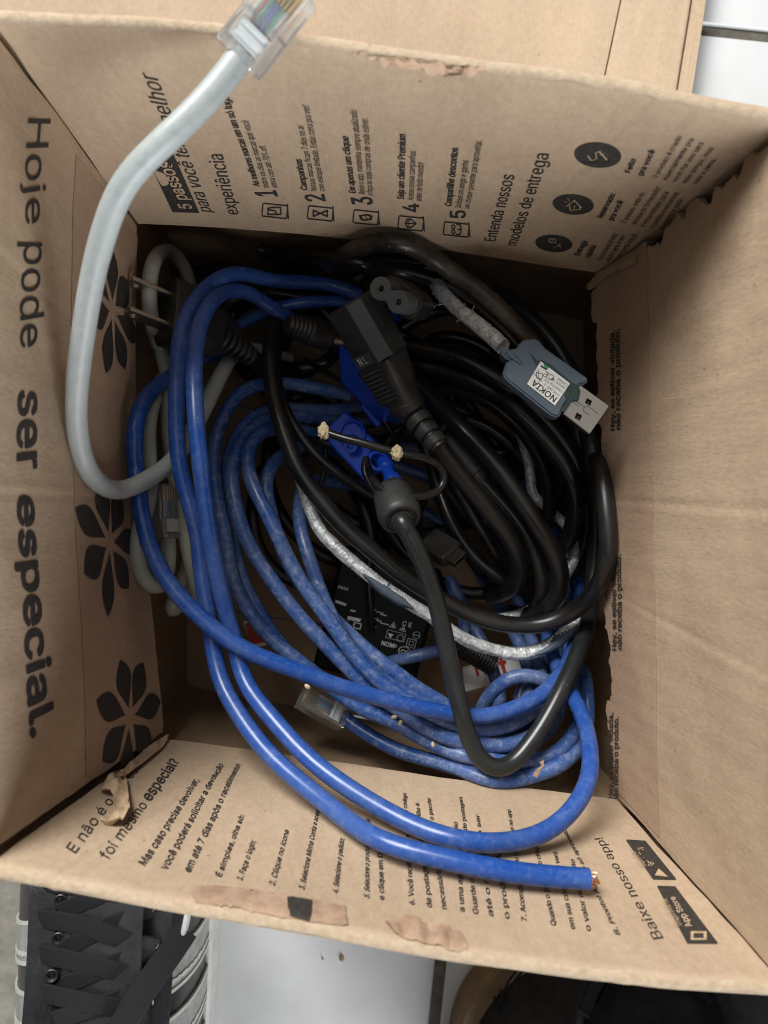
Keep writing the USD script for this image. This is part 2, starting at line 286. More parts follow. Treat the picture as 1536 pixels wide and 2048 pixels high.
# ------------------------------------------------------------------ the carton: flaps folded down into it
D1, D2, RR = 195.0, 300.0, 2.1
RIM = [P(-12, 60, D1), P(1562, 256, D1), P(1562, 1962, D1), P(-16, 1716, D1)]
INN = [P(273, 447, D2), P(1197, 546, D2), P(1236, 1600, D2), P(326, 1475, D2)]
class Flap:
    creases = ()
    def __init__(self, a, b, rimbulge, inbulge, skew, seed):
        self.i0, self.i1, self.r0, self.r1 = INN[a], INN[b], RIM[a], RIM[b]
        self.rb, self.ib, self.sk, self.seed = rimbulge, inbulge, skew, seed
        self.L = np.linalg.norm((self.r0 + self.r1 - self.i0 - self.i1) / 2); self.W = np.linalg.norm(self.r1 - self.r0)
        es, et = unit(self.r1 - self.r0), (self.r0 + self.r1 - self.i0 - self.i1) / 2
        self.n = unit(np.cross(es, et)); self.et = unit(et)
    def __call__(self, s, t):
        s, t = np.asarray(s, float), np.asarray(t, float); tt = np.minimum(t, 1.0)[..., None]; S = s[..., None]
        p = (self.i0 * (1 - S) + self.i1 * S) * (1 - tt) + (self.r0 * (1 - S) + self.r1 * S) * tt
        sc = np.clip(s, 0, 1); hump = np.sin(np.pi * sc ** self.sk)
        wob = (meshkit.fbm(np.stack([s * 5, t * 3, np.full_like(s, self.seed)], -1), 3, self.seed) - .5) * 2.2
        for c0, dp, sk in self.creases: wob = wob - dp * np.exp(-((s - c0 - sk * (t - .5)) / .005) ** 2) + dp * .6 * np.exp(-((s - c0 - .012 - sk * (t - .5)) / .006) ** 2)
        off = -(self.rb * tt[..., 0] + self.ib * (1 - tt[..., 0])) * hump + wob * np.clip(4 * t + .3, .3, 1)
        p = p + off[..., None] * self.n
        ph = (np.maximum(t, 1.0) - 1.0) * self.L / RR
        a = np.minimum(ph, np.pi); extra = np.maximum(ph - np.pi, 0) * RR
        p = p + RR * ((np.cos(a) - 1)[..., None] * self.n + np.sin(a)[..., None] * self.et) - extra[..., None] * self.et
        return p
    def st(self, uvpx):
        """the flap's (s, t) seen at picture points, found by Newton steps"""
        q = np.asarray(uvpx, float).reshape(-1, 2); s = np.full(len(q), .5); t = np.full(len(q), .5)
        for _ in range(14):
            e = 1e-4; f0 = px(self(s, t)) - q; js = (px(self(s + e, t)) - q - f0) / e; jt = (px(self(s, t + e)) - q - f0) / e
            det = js[:, 0] * jt[:, 1] - js[:, 1] * jt[:, 0]
            ds = (f0[:, 0] * jt[:, 1] - f0[:, 1] * jt[:, 0]) / det; dt = (js[:, 0] * f0[:, 1] - js[:, 1] * f0[:, 0]) / det
            s = np.clip(s - np.clip(ds, -.3, .3), -.3, 1.3); t = np.clip(t - np.clip(dt, -.3, .3), -.3, 1.03)
        return np.stack([s, t], 1)
    def lay(self, st, f, lift=.25):
        s, t = st[:, 0], st[:, 1]; e = 1e-3
        n = np.cross(self(s + e, t) - self(s - e, t), self(s, t + e) - self(s, t - e)); n /= np.linalg.norm(n, axis=1, keepdims=True)
        return self(s, t) + n * lift, f
FL = {'top': Flap(0, 1, 4.6, 3.0, .85, 1), 'right': Flap(1, 2, 1.5, .6, 1, 2), 'bottom': Flap(2, 3, 3.6, .4, .9, 3), 'left': Flap(3, 0, 1.0, 4.4, 1.25, 4)}

FL['right'].creases = ((.44, .22, .02), (.63, .14, .05), (.27, .10, -.03)); FL['left'].creases = ((.45, .2, -.02), (.72, .1, .04)); FL['top'].creases = ((.80, .15, .06),); FL['bottom'].creases = ((.86, .25, .10),)
carton = thing('cardboard_box', 'open brown cardboard box, its printed flaps folded down inside, full of cables', 'cardboard box', (0, 0, 0))
TH = 2.4
FP_ = {}
def ragged(base, amp, freq, seed): return lambda x: base + amp * nz(x * freq, seed, 5)
for k, F in FL.items():
    end = 1 + (np.pi * RR + 2.0) / F.L
    s0, s1 = .004, .996
    if k == 'right': s0 = lambda x: .014 + .05 * nz(x * 5, 5, 3) + .05 * nz(x * 17, 25, 5) + .012 * (np.sin(x * 47) > .7)
    if k == 'top': s1 = 1.03
    if k == 'left': s0 = ragged(.01, .012, 6, 6)
    (v, f), uv = sheet(F, TH, s0, s1, ragged(.0, .012, 14, F.seed), end, 210, 90, (F.W / 1000, F.L / 1000))
    FP_[k] = part(carton, 'flap', (v, f), KRAFT, smooth=True, uv=uv, label={'top': 'far flap printed with numbered steps and round icons', 'right': 'plain flap with a torn strip of printed tape', 'bottom': 'near flap printed with return instructions', 'left': 'flap with large lettering and leaf flowers'}[k])
# walls behind the flaps
for k, F in FL.items():
    es = unit(F.r1 - F.r0); out = unit(np.cross(es, [0, 0, 1.0])) * -1
    out = out if out @ F.n < 0 else -out
    def W(s, t, F=F, out=out):
        s = np.asarray(s, float); t = np.asarray(t, float)
        hump = np.sin(np.pi * np.clip(s, 0, 1) ** F.sk)
        top = F.r0 * (1 - s)[..., None] + F.r1 * s[..., None] + out * (F.rb * hump + 2 * RR - TH)[..., None]
        p = top.copy(); p[..., 2] = 2.0 + t * (HC - D1 - 3.2)
        p += out * ((2.5 * np.sin(np.pi * t) * np.sin(np.pi * np.clip(s, 0, 1))))[..., None]
        return p
    (v, f), uv = sheet(W, TH, -.02, 1.02, 0., 1., 30, 16, (F.W / 1000, .2))
    part(carton, 'wall', (v, f), KRAFT_SHADE, smooth=True, uv=uv)
def base_panel(pts, z, th, name):
    poly = Polygon(pts); m = prism(poly, th, 0, z); v = np.asarray(m.vertices)
    part(carton, name, (v, np.asarray(m.faces)), KRAFT_SHADE, smooth=False, uv=v[:, [1, 0]] / 1000)
rim2 = np.array([r[:2] for r in RIM]); cen = rim2.mean(0)
A, B_, C_, D_ = [q + (q - cen) * .035 for q in rim2]; A = A + [0, 5.]; B_ = B_ + [0, 5.]
mid = lambda p, q, w: p * (1 - w) + q * w
base_panel([A, mid(A, D_, .33), mid(B_, C_, .33), B_], 2.2, 2.0, 'bottom_flap'); base_panel([mid(A, D_, .336), mid(A, D_, .80), mid(B_, C_, .80), mid(B_, C_, .336)], 1.6, 2.2, 'bottom_flap')
base_panel([mid(A, D_, .806), D_, C_, mid(B_, C_, .806)], 2.2, 2.0, 'bottom_flap')

# tape left along the free edges
def tape(k, tlo, thi, smin, smax, name='tape_strip', seed=3, lift=.35, th=.12):
    F = FL[k]; G = lambda s, t: F(s, t) + F.n * lift
    (v, f), uv = sheet(G, th, smin, smax, tlo, thi, 240, 14, (F.W / 1000, F.L / 1000)); return part(FP_[k], name, (v, f), TAPE, smooth=True, uv=uv)
def torn(x):
    j = nz(x * 34, 8, 5) * .085 + nz(x * 9, 9, 3) * .06; return -.034 + j - .03 * (np.sin(x * 31) > .6)
tape('right', torn, .345, ragged(.012, .06, 9, 12), .985)
tape('left', ragged(-.004, .014, 30, 14), .545, .02, .975, seed=5)

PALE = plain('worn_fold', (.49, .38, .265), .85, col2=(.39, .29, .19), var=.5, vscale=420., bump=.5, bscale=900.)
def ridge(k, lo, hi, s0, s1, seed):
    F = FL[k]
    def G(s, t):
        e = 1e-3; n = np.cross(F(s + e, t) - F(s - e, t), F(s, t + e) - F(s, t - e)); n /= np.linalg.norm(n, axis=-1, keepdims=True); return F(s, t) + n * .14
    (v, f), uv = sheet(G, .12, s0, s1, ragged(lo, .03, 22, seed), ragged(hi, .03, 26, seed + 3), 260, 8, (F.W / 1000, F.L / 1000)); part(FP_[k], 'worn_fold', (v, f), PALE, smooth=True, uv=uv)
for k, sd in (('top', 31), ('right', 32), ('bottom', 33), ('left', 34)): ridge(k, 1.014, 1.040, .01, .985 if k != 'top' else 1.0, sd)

# ------------------------------------------------------------------ printing on the flaps
def T(k, s, p0, p1, up, bold=False):
    """lettering s along the picture line p0-p1, capitals reaching the picture offset up at its start"""
    F = FL[k]; v, f = text_flat(s, bold); a, b, c = F.st([p0, p1, (p0[0] + up[0], p0[1] + up[1])])
    w = v[:, 0].max()
    return F.lay(a + v[:, :1] / w * (b - a) + v[:, 1:] * (c - a), f)
def poly_px(k, poly, lift=.25):
    v, f = tri(poly.segmentize(8.)) if hasattr(poly, 'segmentize') else tri(poly)
    return FL[k].lay(FL[k].st(v), f, lift)
def block(k, items, name='printed_text', mat=INK):
    return part(FP_[k], name, join(items), mat, smooth=False)
def z1(x, y): return (x / 2, y / 2)
def z2(x, y): return (768 + x / 2, y / 2)
def z5(x, y): return (x / 2, 1360 + y / 2)
def z6(x, y): return (768 + x / 2, 1360 + y / 2)

# far flap
block('top', [T('top', 'para você ter a melhor', (424, 425), (314, 150), (-26, -3)), T('top', 'experiência', (478, 429), (445, 308), (-26, 0))], 'printed_heading')
lab = Polygon([(345, 423), (399, 425), (336, 282), (290, 306)]); block('top', [poly_px('top', lab)], 'printed_label')
F = FL['top']
def lifted(m, d=.12): return (m[0] + F.n * d, m[1])
block('top', [lifted(T('top', '5 passos', (386, 418), (340, 322), (-25, -1), True))], 'label_lettering', EDGE)
steps = [('1', (557, 394), (551, 380), -42, [('As melhores marcas em um só lugar', (520, 372), (455, 185), -13, 1), ('todos os dias as marcas que você', (538, 375), (497, 240), -12, 0), ('adora com até 70% off.', (555, 375), (531, 290), -12, 0)], (550, 421)),
         ('2', (652, 404), (648, 388), -38, [('Campanhas', (616, 380), (603, 318), -13, 1), ('Nossas marcas ficam 7 dias no ar', (634, 382), (607, 250), -12, 0), ('com estoque limitado. Então corra pra ver!', (650, 382), (618, 210), -12, 0)], (641, 426)),
         ('3', (746, 410), (743, 393), -40, [('Em apenas um clique', (712, 386), (697, 272), -13, 1), ('Baixe o app, mantenha sempre atualizado', (730, 388), (714, 220), -12, 0), ('e faça as suas compras de onde estiver.', (746, 390), (736, 235), -12, 0)], (732, 434)),
         ('4', (838, 425), (838, 406), -31, [('Seja um cliente Premium', (808, 398), (812, 268), -13, 1), ('Acesse nossas campanhas', (827, 400), (832, 302), -12, 0), ('antes de todo mundo!', (843, 402), (848, 325), -12, 0)], (822, 446)),
         ('5', (930, 438), (932, 420), -30, [('Compartilhe descontos', (903, 412), (917, 295), -13, 1), ('Indique um amigo e ganhe', (922, 415), (938, 320), -12, 0), ('um cheque-presente para aproveitar.', (939, 417), (965, 280), -12, 0)], (913, 458))]
def icon(cx, cy, kind):
    w, h, r = 26, 14, 4
    outer = affinity.rotate(sbox(-w, -h, w, h).buffer(-r).buffer(r), 6, origin=(0, 0)); ring = outer.difference(outer.buffer(-2.2))
    if kind == 0: g = LineString([(-14, -5), (-14, 7), (12, 7), (12, -7), (-4, -7), (-14, -5)]).buffer(1.3).union(LineString([(-14, -2), (2, 0), (2, 6)]).buffer(1.1))
    elif kind == 1: g = LineString([(-14, -6), (14, 6), (14, -6), (-14, 6), (-14, -6)]).buffer(1.4)
    elif kind == 2: g = Polygon([(-14, -4), (4, -7), (14, -3), (12, 5), (-4, 7), (-12, 4)]).difference(Polygon([(-9, -3), (2, -4), (8, -1), (6, 3), (-4, 4)])).union(LineString([(-2, -3), (4, 4)]).buffer(1.))
    elif kind == 3: g = Polygon([(-8, -9), (0, -10), (12, 0), (0, 10), (-8, 9), (-12, 0)]).difference(Polygon([(-6, -6), (0, -7), (9, 0), (0, 7), (-6, 6), (-9, 0)])).union(LineString([(-8, 0), (10, 0)]).buffer(.9)).union(LineString([(-4, -8), (-4, 8)]).buffer(.8))
    else: g = Point(-6, -5).buffer(4.5).difference(Point(-6, -5).buffer(2.5)).union(Point(-6, 5).buffer(4.5).difference(Point(-6, 5).buffer(2.5))).union(LineString([(0, -11), (8, -9), (10, 0), (8, 9), (0, 11)]).buffer(1.2)).union(LineString([(3, 0), (10, 0)]).buffer(1.1))
    base = LineString([(25, -13), (27, 15)]).buffer(1.3)
    return affinity.translate(ring.union(g).union(base), cx, cy)
for i, (num, p0, p1, up, lines, (cx, cy)) in enumerate(steps):
    block('top', [T('top', num, p0, p1, (up, 0), True)] + [T('top', s, a, b, (u, -1), bool(bo)) for s, a, b, u, bo in lines] + [poly_px('top', icon(cx, cy, i))], 'printed_step')
block('top', [T('top', 'Entenda nossos', (990, 483), (1030, 350), (-22, -2)), T('top', 'modelos de entrega', (1033, 491), (1099, 307), (-22, -2))], 'printed_heading')
def disc(c, rx, ry, glyph):
    e = affinity.rotate(affinity.scale(Point(0, 0).buffer(1., 24), rx, ry), 4, origin=(0, 0)); e = affinity.translate(e.difference(glyph), *c); return poly_px('top', e)
snake = LineString([(-20, 2), (-12, 12), (-2, 8), (-4, -4), (6, -8)]).buffer(1.6).union(LineString([(18, 10), (4, -6)]).buffer(2.)).union(LineString([(2, 2), (12, -2)]).buffer(1.2))
house = LineString([(-14, 4), (2, -8), (16, 6)]).buffer(1.6).union(LineString([(-8, 2), (-6, 12), (14, 10), (12, 2)]).buffer(1.3)).union(LineString([(2, 10), (2, 3), (6, 3)]).buffer(1.)).union(LineString([(-18, -6), (-12, -4)]).buffer(1.)).union(LineString([(-12, -12), (-8, -8)]).buffer(1.))
truck = LineString([(-10, -9), (2, -9), (4, -2), (-8, -2), (-10, -9)]).buffer(1.2).union(Point(-3, -6).buffer(1.6)).union(LineString([(0, 9), (8, 3), (14, 8)]).buffer(1.2)).union(Point(12, 2).buffer(1.8))
for c, rx, ry, gl, head, body in (
    ((1196, 309), 47, 25, snake, [('Feito', (985, 692), (1010, 635)), ('pra você', (1035, 702), (1085, 600))], [('O produto é criado', (1090, 712), (1195, 545)), ('especialmente pra', (1130, 720), (1242, 555)), ('você! Por isso será', (1168, 727), (1282, 570)), ('mais tempo, mas', (1208, 732), (1322, 590)), ('vale a pena.', (1252, 734), (1332, 635))]),
    ((1147, 408), 41, 20, house, [('Reservado', (872, 872), (927, 775)), ('pra você', (916, 882), (959, 802))], [('O produto está no', (966, 892), (1047, 770)), ('estoque do fornecedor,', (1006, 897), (1112, 745)), ('é encaminhado para', (1042, 905), (1142, 768)), ('o pedido e em breve', (1080, 912), (1182, 768)), ('enviaremos para', (1117, 917), (1197, 798))]),
    ((1108, 486), 37, 17, truck, [('Entrega', (782, 1022), (815, 965)), ('rápida', (822, 1030), (850, 982))], [('Seu produto já está', (867, 1041), (937, 935)), ('aqui e será é em', (902, 1044), (967, 943)), ('breve para você.', (930, 1046), (1017, 935))])):
    block('top', [disc(c, rx, ry, gl)] + [T('top', s, z2(*a), z2(*b), (-11, -2), True) for s, a, b in head] + [T('top', s, z2(*a), z2(*b), (-10, -2)) for s, a, b in body], 'printed_delivery_note')

# near flap
bt = lambda s, a, b, up, bold=False, z=z5: T('bottom', s, z(*a), z(*b), up, bold)
block('bottom', [bt('E não é o seu escolhido', (297, 702), (640, 258), (-20, -12)), bt('foi mesmo', (430, 725), (590, 503), (-20, -12)), bt('especial?', (598, 492), (718, 328), (-20, -12), True)], 'printed_heading')
block('bottom', [bt('Mas caso precise devolver,', (577, 750), (795, 402), (-14, -8), True), bt('você poderá solicitar a devolução', (665, 765), (893, 342), (-14, -7), True), bt('em até 7 dias após o recebimento!', (758, 777), (962, 342), (-14, -7), True)])
block('bottom', [bt('É simples, olha só:', (882, 795), (976, 545), (-11, -5), True)] + [bt(s, a, b, (-11, -5), True) for s, a, b in (('1. Faça o login;', (966, 808), (1022, 647)), ('2. Clique no ícone', (1096, 830), (1155, 605)), ('3. Selecione Minha Conta e acesse', (1216, 845), (1280, 512)), ('4. Selecione o pedido;', (1350, 860), (1376, 637)), ('5. Selecione o produto que deseja', (1477, 880), (1478, 560)))], 'printed_list')
block('bottom', [bt(s, a, b, (-11, -1), True, z6) for s, a, b in (('e clique em Devolver', (0, 885), (-8, 600)), ('6. Você receberá um e-mail com código', (122, 905), (88, 455)), ('de postagem e a etiqueta. Não é', (192, 915), (140, 495)), ('necessário imprimir. Leve o pacote', (250, 922), (185, 475)), ('a uma agência. O correio', (322, 932), (293, 570)), ('Guarde o comprovante de postagem', (378, 942), (312, 470)), ('até o reembolso ser', (437, 952), (380, 540)), ('o produto. Assim', (502, 962), (455, 620)), ('7. Acompanhe seu reembolso no app', (572, 972), (505, 520)), ('Quando o pagamento chegar', (690, 988), (610, 655)), ('em sua conta você verá', (765, 1002), (690, 690)), ('o valor no extrato', (828, 1010), (760, 720)), ('8. Pronto! Agora é só aproveitar', (948, 1026), (722, 588)))], 'printed_list')
block('bottom', [T('bottom', 'Baixe nosso app!', z6(1122, 1040), z6(872, 632), (-21, 3))], 'printed_heading')
for q, lines, tri_ in (([(965, 640), (1045, 645), (1172, 802), (1076, 800)], [('Disponível no', (1050, 748), (1005, 690)), ('Google Play', (1082, 742), (1028, 672))], Polygon([(1098, 758), (1082, 786), (1136, 792)])),
                       ([(1090, 825), (1165, 828), (1338, 1058), (1213, 1057)], [('Disponível na', (1190, 985), (1128, 880)), ('App Store', (1232, 990), (1160, 870))], sbox(1226, 1010, 1290, 1045).difference(sbox(1238, 1018, 1278, 1038)))):
    P_ = Polygon([z6(*p) for p in q]).buffer(-2).buffer(2); bd = block('bottom', [poly_px('bottom', P_)], 'printed_badge')
    n = FL['bottom'].n
    g = [T('bottom', s, z6(*a), z6(*b), (-11, 4), i == 1) for i, (s, a, b) in enumerate(lines)] + [poly_px('bottom', affinity.affine_transform(tri_, [.5, 0, 0, .5, 768, 1360]))]
    block('bottom', [(v + n * .15, f) for v, f in g], 'badge_lettering', EDGE)

# side flap with the large words
words = [('Hoje', 228, 452), ('pode', 478, 700), ('ser', 775, 945), ('especial.', 985, 1478)]
def base_u(v):   # the base line leans with the flap
    return np.interp(v, [220, 450, 700, 950, 1200, 1480], [56, 50, 40, 33, 40, 62])
block('left', [T('left', w, (base_u(a), a), (base_u(b), b), (45 if a < 900 else 41, 2), w in ('ser', 'especial.')) for w, a, b in words] + [T('left', 'especial.', (base_u(985) + dx, 985 + dy), (base_u(1478) + dx, 1478 + dy), (40, 2), True) for dx, dy in ((.9, .8), (-.9, -.8))], 'printed_lettering')
Fl = FL['left']
def flower(c, rot=0):
    sc, tc = Fl.st([c])[0]; g = []
    for q in range(7):
        L, wd = (26.5, 4.9) if q % 2 else (22.5, 5.9)
        xx = np.linspace(0, 1, 22); up = np.stack([3.6 + (L - 3.6) * xx, wd * np.sin(np.pi * xx ** 1.35) ** .95], 1); pet = Polygon(np.vstack([up, up[::-1] * [1, -1]])).buffer(0)
        g.append(affinity.rotate(pet, rot + q * 360 / 7, origin=(0, 0)))
    g = affinity.translate(shapely.union_all(g), sc * Fl.W, tc * Fl.L).intersection(sbox(-10, .6, Fl.W + 10, Fl.L * .56))
    v, f = tri(g.segmentize(3.)); return Fl.lay(v / [Fl.W, Fl.L], f, .62)
for c, r in (((223, 622), 8), ((217, 1085), 14), ((257, 1435), 12)): block('left', [flower(c, r)], 'printed_flower')
# warning words on the tape of the right flap
for (a0, b0), (a1, b1) in ((((1233, 862), (1232, 660)), ((1244, 860), (1242, 657))), (((1236, 1302), (1235, 1105)), ((1247, 1300), (1245, 1108))), (((1229, 1598), (1229, 1425)), ((1239, 1604), (1240, 1432)))):
    g = [T('right', 'Hey, se estiver violada,', a0, b0, (-9, 0), True), T('right', 'não receba o produto.', a1, b1, (-9, 0), True)]
    block('right', [(v + FL['right'].n * .45, f) for v, f in g], 'tape_lettering')

# torn scraps of paper still stuck to the flaps
def scrap(k, pts, lift, name='torn_paper', mat=RAW, seed=0, curl=6.0):
    F = FL[k]; poly = Polygon(pts).segmentize(5.); ring = np.array(poly.exterior.coords)[:-1]; ring = ring + 5.5 * np.column_stack([nz(np.arange(len(ring)) * .9, seed + 40, 3), nz(np.arange(len(ring)) * .9, seed + 60, 3)]) + RNG.normal(0, .9, ring.shape); poly = Polygon(ring).buffer(0); poly = poly if poly.geom_type == 'Polygon' else max(poly.geoms, key=lambda g: g.area)
    # finer: triangulate with inner points
    minx, miny, maxx, maxy = poly.bounds; gx = np.arange(minx, maxx, 7.); gy = np.arange(miny, maxy, 7.)
    inner = [(x + RNG.uniform(-2, 2), y + RNG.uniform(-2, 2)) for x in gx for y in gy]; inner = [p for p in inner if poly.buffer(-3).contains(Point(p))]
    allp = np.array(list(poly.exterior.coords)[:-1] + inner)
    jit = RNG.normal(0, 1.2, allp.shape); jit[len(poly.exterior.coords) - 1:] = 0; allp = allp + jit
    from scipy.spatial import Delaunay
    d = Delaunay(allp).simplices; keep = [poly.buffer(1.5).contains(Point(allp[s].mean(0))) for s in d]; d = d[np.array(keep)]
    st = F.st(allp); e = np.array([poly.exterior.distance(Point(p)) for p in allp])
    h = lift + curl * (meshkit.fbm(np.stack([allp[:, 0] / 22, allp[:, 1] / 22, np.full(len(allp), seed)], -1), 3, seed) - .35)
    base, _ = F.lay(st, d, 0.); nn = F.n; top = base + nn * np.maximum(h, .3)[:, None]
    a, b, c = top[d[:, 0]], top[d[:, 1]], top[d[:, 2]]; flip = np.cross(b - a, c - a) @ nn < 0; d[flip] = d[flip][:, ::-1]
    n = len(top); part(FP_[k], name, (np.vstack([top, top - nn * .15]), np.vstack([d, d[:, ::-1] + n])), mat, smooth=50)
scrap('bottom', [(212, 1572), (245, 1548), (252, 1585), (255, 1640), (240, 1658), (208, 1650), (200, 1640), (232, 1632), (222, 1600), (195, 1590)], 1.2, seed=2, mat=EDGE, curl=9)
scrap('bottom', [(235, 1556), (300, 1500), (340, 1478), (322, 1500), (290, 1528), (262, 1552), (240, 1568)], .8, seed=4, curl=5)
scrap('bottom', [(385, 1778), (440, 1774), (560, 1792), (690, 1816), (692, 1852), (560, 1836), (470, 1816), (388, 1806)], .35, 'worn_patch', seed=5, curl=.5)
scrap('bottom', [(770, 1846), (810, 1838), (850, 1852), (890, 1858), (925, 1872), (935, 1900), (905, 1912), (880, 1896), (850, 1890), (790, 1874)], .5, 'torn_paper', seed=6, curl=3)
scrap('bottom', [(572, 1798), (624, 1808), (618, 1846), (582, 1838)], .8, 'printed_mark', INK, seed=5, curl=.2)
scrap('top', [(700, 96), (735, 92), (790, 84), (812, 100), (860, 98), (905, 112), (935, 98), (952, 122), (985, 132), (930, 134), (870, 128), (800, 114), (745, 106)], .8, seed=7, curl=6)
scrap('right', [(1205, 545), (1252, 524), (1275, 512), (1278, 524), (1240, 540), (1215, 552), (1188, 578), (1178, 578), (1188, 558)], .8, seed=9, mat=EDGE, curl=.9)

# ------------------------------------------------------------------ flattened carton lying beyond the box
c2 = thing('flattened_carton', 'pale brown flattened carton lying on the floor beyond the box', 'cardboard', tuple(P(700, 0, 388)))
E = [P(-300, -420, 386), P(1470, -420, 386), P(1380, 300, 386), P(-300, 420, 386)]
def flat(u0, u1, dz, ripple, seed):
    a, b, c, d = P(u0[0], -420, 386), P(u1[0], -420, 386), P(u1[1], 330, 386), P(u0[1], 330, 386)
    def G(s, t):
        s, t = np.asarray(s, float), np.asarray(t, float); S, Tt = s[..., None], t[..., None]
        p = (d * (1 - S) + c * S) * (1 - Tt) + (a * (1 - S) + b * S) * Tt
        p[..., 2] += dz + ripple * (meshkit.fbm(np.stack([s * 4, t * 4, np.full_like(s, seed)], -1), 3, seed) - .5) - 1.3 * np.exp(-((s - 0) / .012) ** 2) - 1.3 * np.exp(-((s - 1) / .012) ** 2)
        return p
    return sheet(G, 4.0, 0, 1, 0, 1, 60, 24, (np.linalg.norm(b - a) / 1000, np.linalg.norm(a - d) / 1000))
for u0, u1, dz, rp, sd in (((-300, -300), (1328, 1170), 1.5, 2.5, 1), ((1331, 1173), (1450, 1328), 1.2, 2., 2), ((1453, 1331), (1478, 1362), .3, .6, 3)):
    m, uv = flat(u0, u1, dz, rp, sd); part(c2, 'panel', m, KRAFT_SHEET, smooth=True, uv=uv)
a, b, c, d = P(-300, -420, 391), P(1480, -420, 391), P(1360, 320, 391), P(-300, 320, 391)
(m, uv) = sheet(lambda s, t: (d * (1 - s)[..., None] + c * s[..., None]) * (1 - t)[..., None] + (a * (1 - s)[..., None] + b * s[..., None]) * t[..., None], 4., 0, 1, 0, 1, 8, 8, (.4, .2))
part(c2, 'under_layer', m, KRAFT_SHADE, smooth=True, uv=uv)

# ------------------------------------------------------------------ cables: each a smooth line through points of the real pile (picture column, row, distance below the lens in mm)
def spline(pts, step=2.6):
    q = np.array(pts, float); w = np.array([P(*p) for p in q]); d = np.linalg.norm(np.diff(w, axis=0), axis=1) ** .6
    u = np.concatenate([[0], np.cumsum(d)]); f = make_interp_spline(u, q[:, :2], k=3); g = PchipInterpolator(u, q[:, 2])
    L = np.linalg.norm(np.diff(w, axis=0), axis=1).sum(); x = np.linspace(0, u[-1], max(8, int(L / step)))
    q = np.column_stack([f(x), g(x)])
    for _ in range(8): q[1:-1] = .5 * q[1:-1] + .25 * (q[:-2] + q[2:])
    return q
def sp(pts, step=2.6): return np.array([P(*x) for x in spline(pts, step)])
CABLES = {}
def cable(key, dia, pts, pin=0): CABLES[key] = dict(r=dia / 2, q=spline(pts), pin=pin)

# the bright blue cable with three wide loops
cable('a1', 6.2, [(470, 700, 338), (410, 712, 326), (345, 752, 310), (310, 775, 302), (280, 815, 294), (268, 880, 288), (274, 960, 285), (285, 1040, 282), (306, 1110, 280), (340, 1170, 278), (390, 1225, 276), (450, 1276, 275), (515, 1312, 276), (595, 1342, 279), (657, 1366, 282), (722, 1386, 285), (800, 1407, 289), (879, 1424, 293), (946, 1433, 297), (985, 1430, 299), (1032, 1416, 302), (1079, 1394, 305), (1108, 1366, 309), (1138, 1322, 320), (1158, 1254, 338), (1160, 1180, 355), (1120, 1080, 366), (1040, 960, 372)])
cable('a2', 6.2, [(720, 590, 360), (665, 570, 350), (618, 564, 342), (540, 561, 332), (487, 546, 322), (448, 551, 315), (409, 577, 307), (386, 606, 301), (368, 642, 296), (357, 694, 291), (354, 746, 288), (352, 825, 286), (356, 911, 285), (363, 953, 285), (377, 1000, 286), (391, 1050, 287), (398, 1080, 287), (400, 1120, 287), (407, 1172, 287), (415, 1224, 286), (425, 1285, 285), (440, 1360, 280), (475, 1425, 272), (525, 1495, 264), (600, 1565, 255), (675, 1625, 247), (750, 1678, 241), (868, 1713, 235), (968, 1735, 231), (1068, 1750, 228), (1178, 1758, 225)])
cable('a3', 6.2, [(700, 680, 360), (600, 650, 350), (534, 608, 338), (487, 581, 325), (448, 584, 313), (427, 598, 306), (411, 621, 298), (398, 655, 290), (391, 694, 284), (388, 746, 277), (390, 812, 272), (395, 877, 270), (399, 911, 270), (405, 963, 270), (411, 1015, 271), (419, 1067, 273), (428, 1120, 275), (440, 1172, 277), (452, 1224, 280), (467, 1272, 285), (485, 1355, 280), (530, 1420, 270), (600, 1500, 261), (665, 1555, 255), (750, 1610, 250), (843, 1658, 246), (918, 1680, 244), (978, 1687, 243), (1048, 1680, 245), (1108, 1655, 250), (1153, 1610, 256), (1178, 1560, 264), (1181, 1510, 275), (1174, 1460, 288), (1155, 1410, 302), (1138, 1380, 312), (1112, 1330, 332), (1090, 1240, 350)])
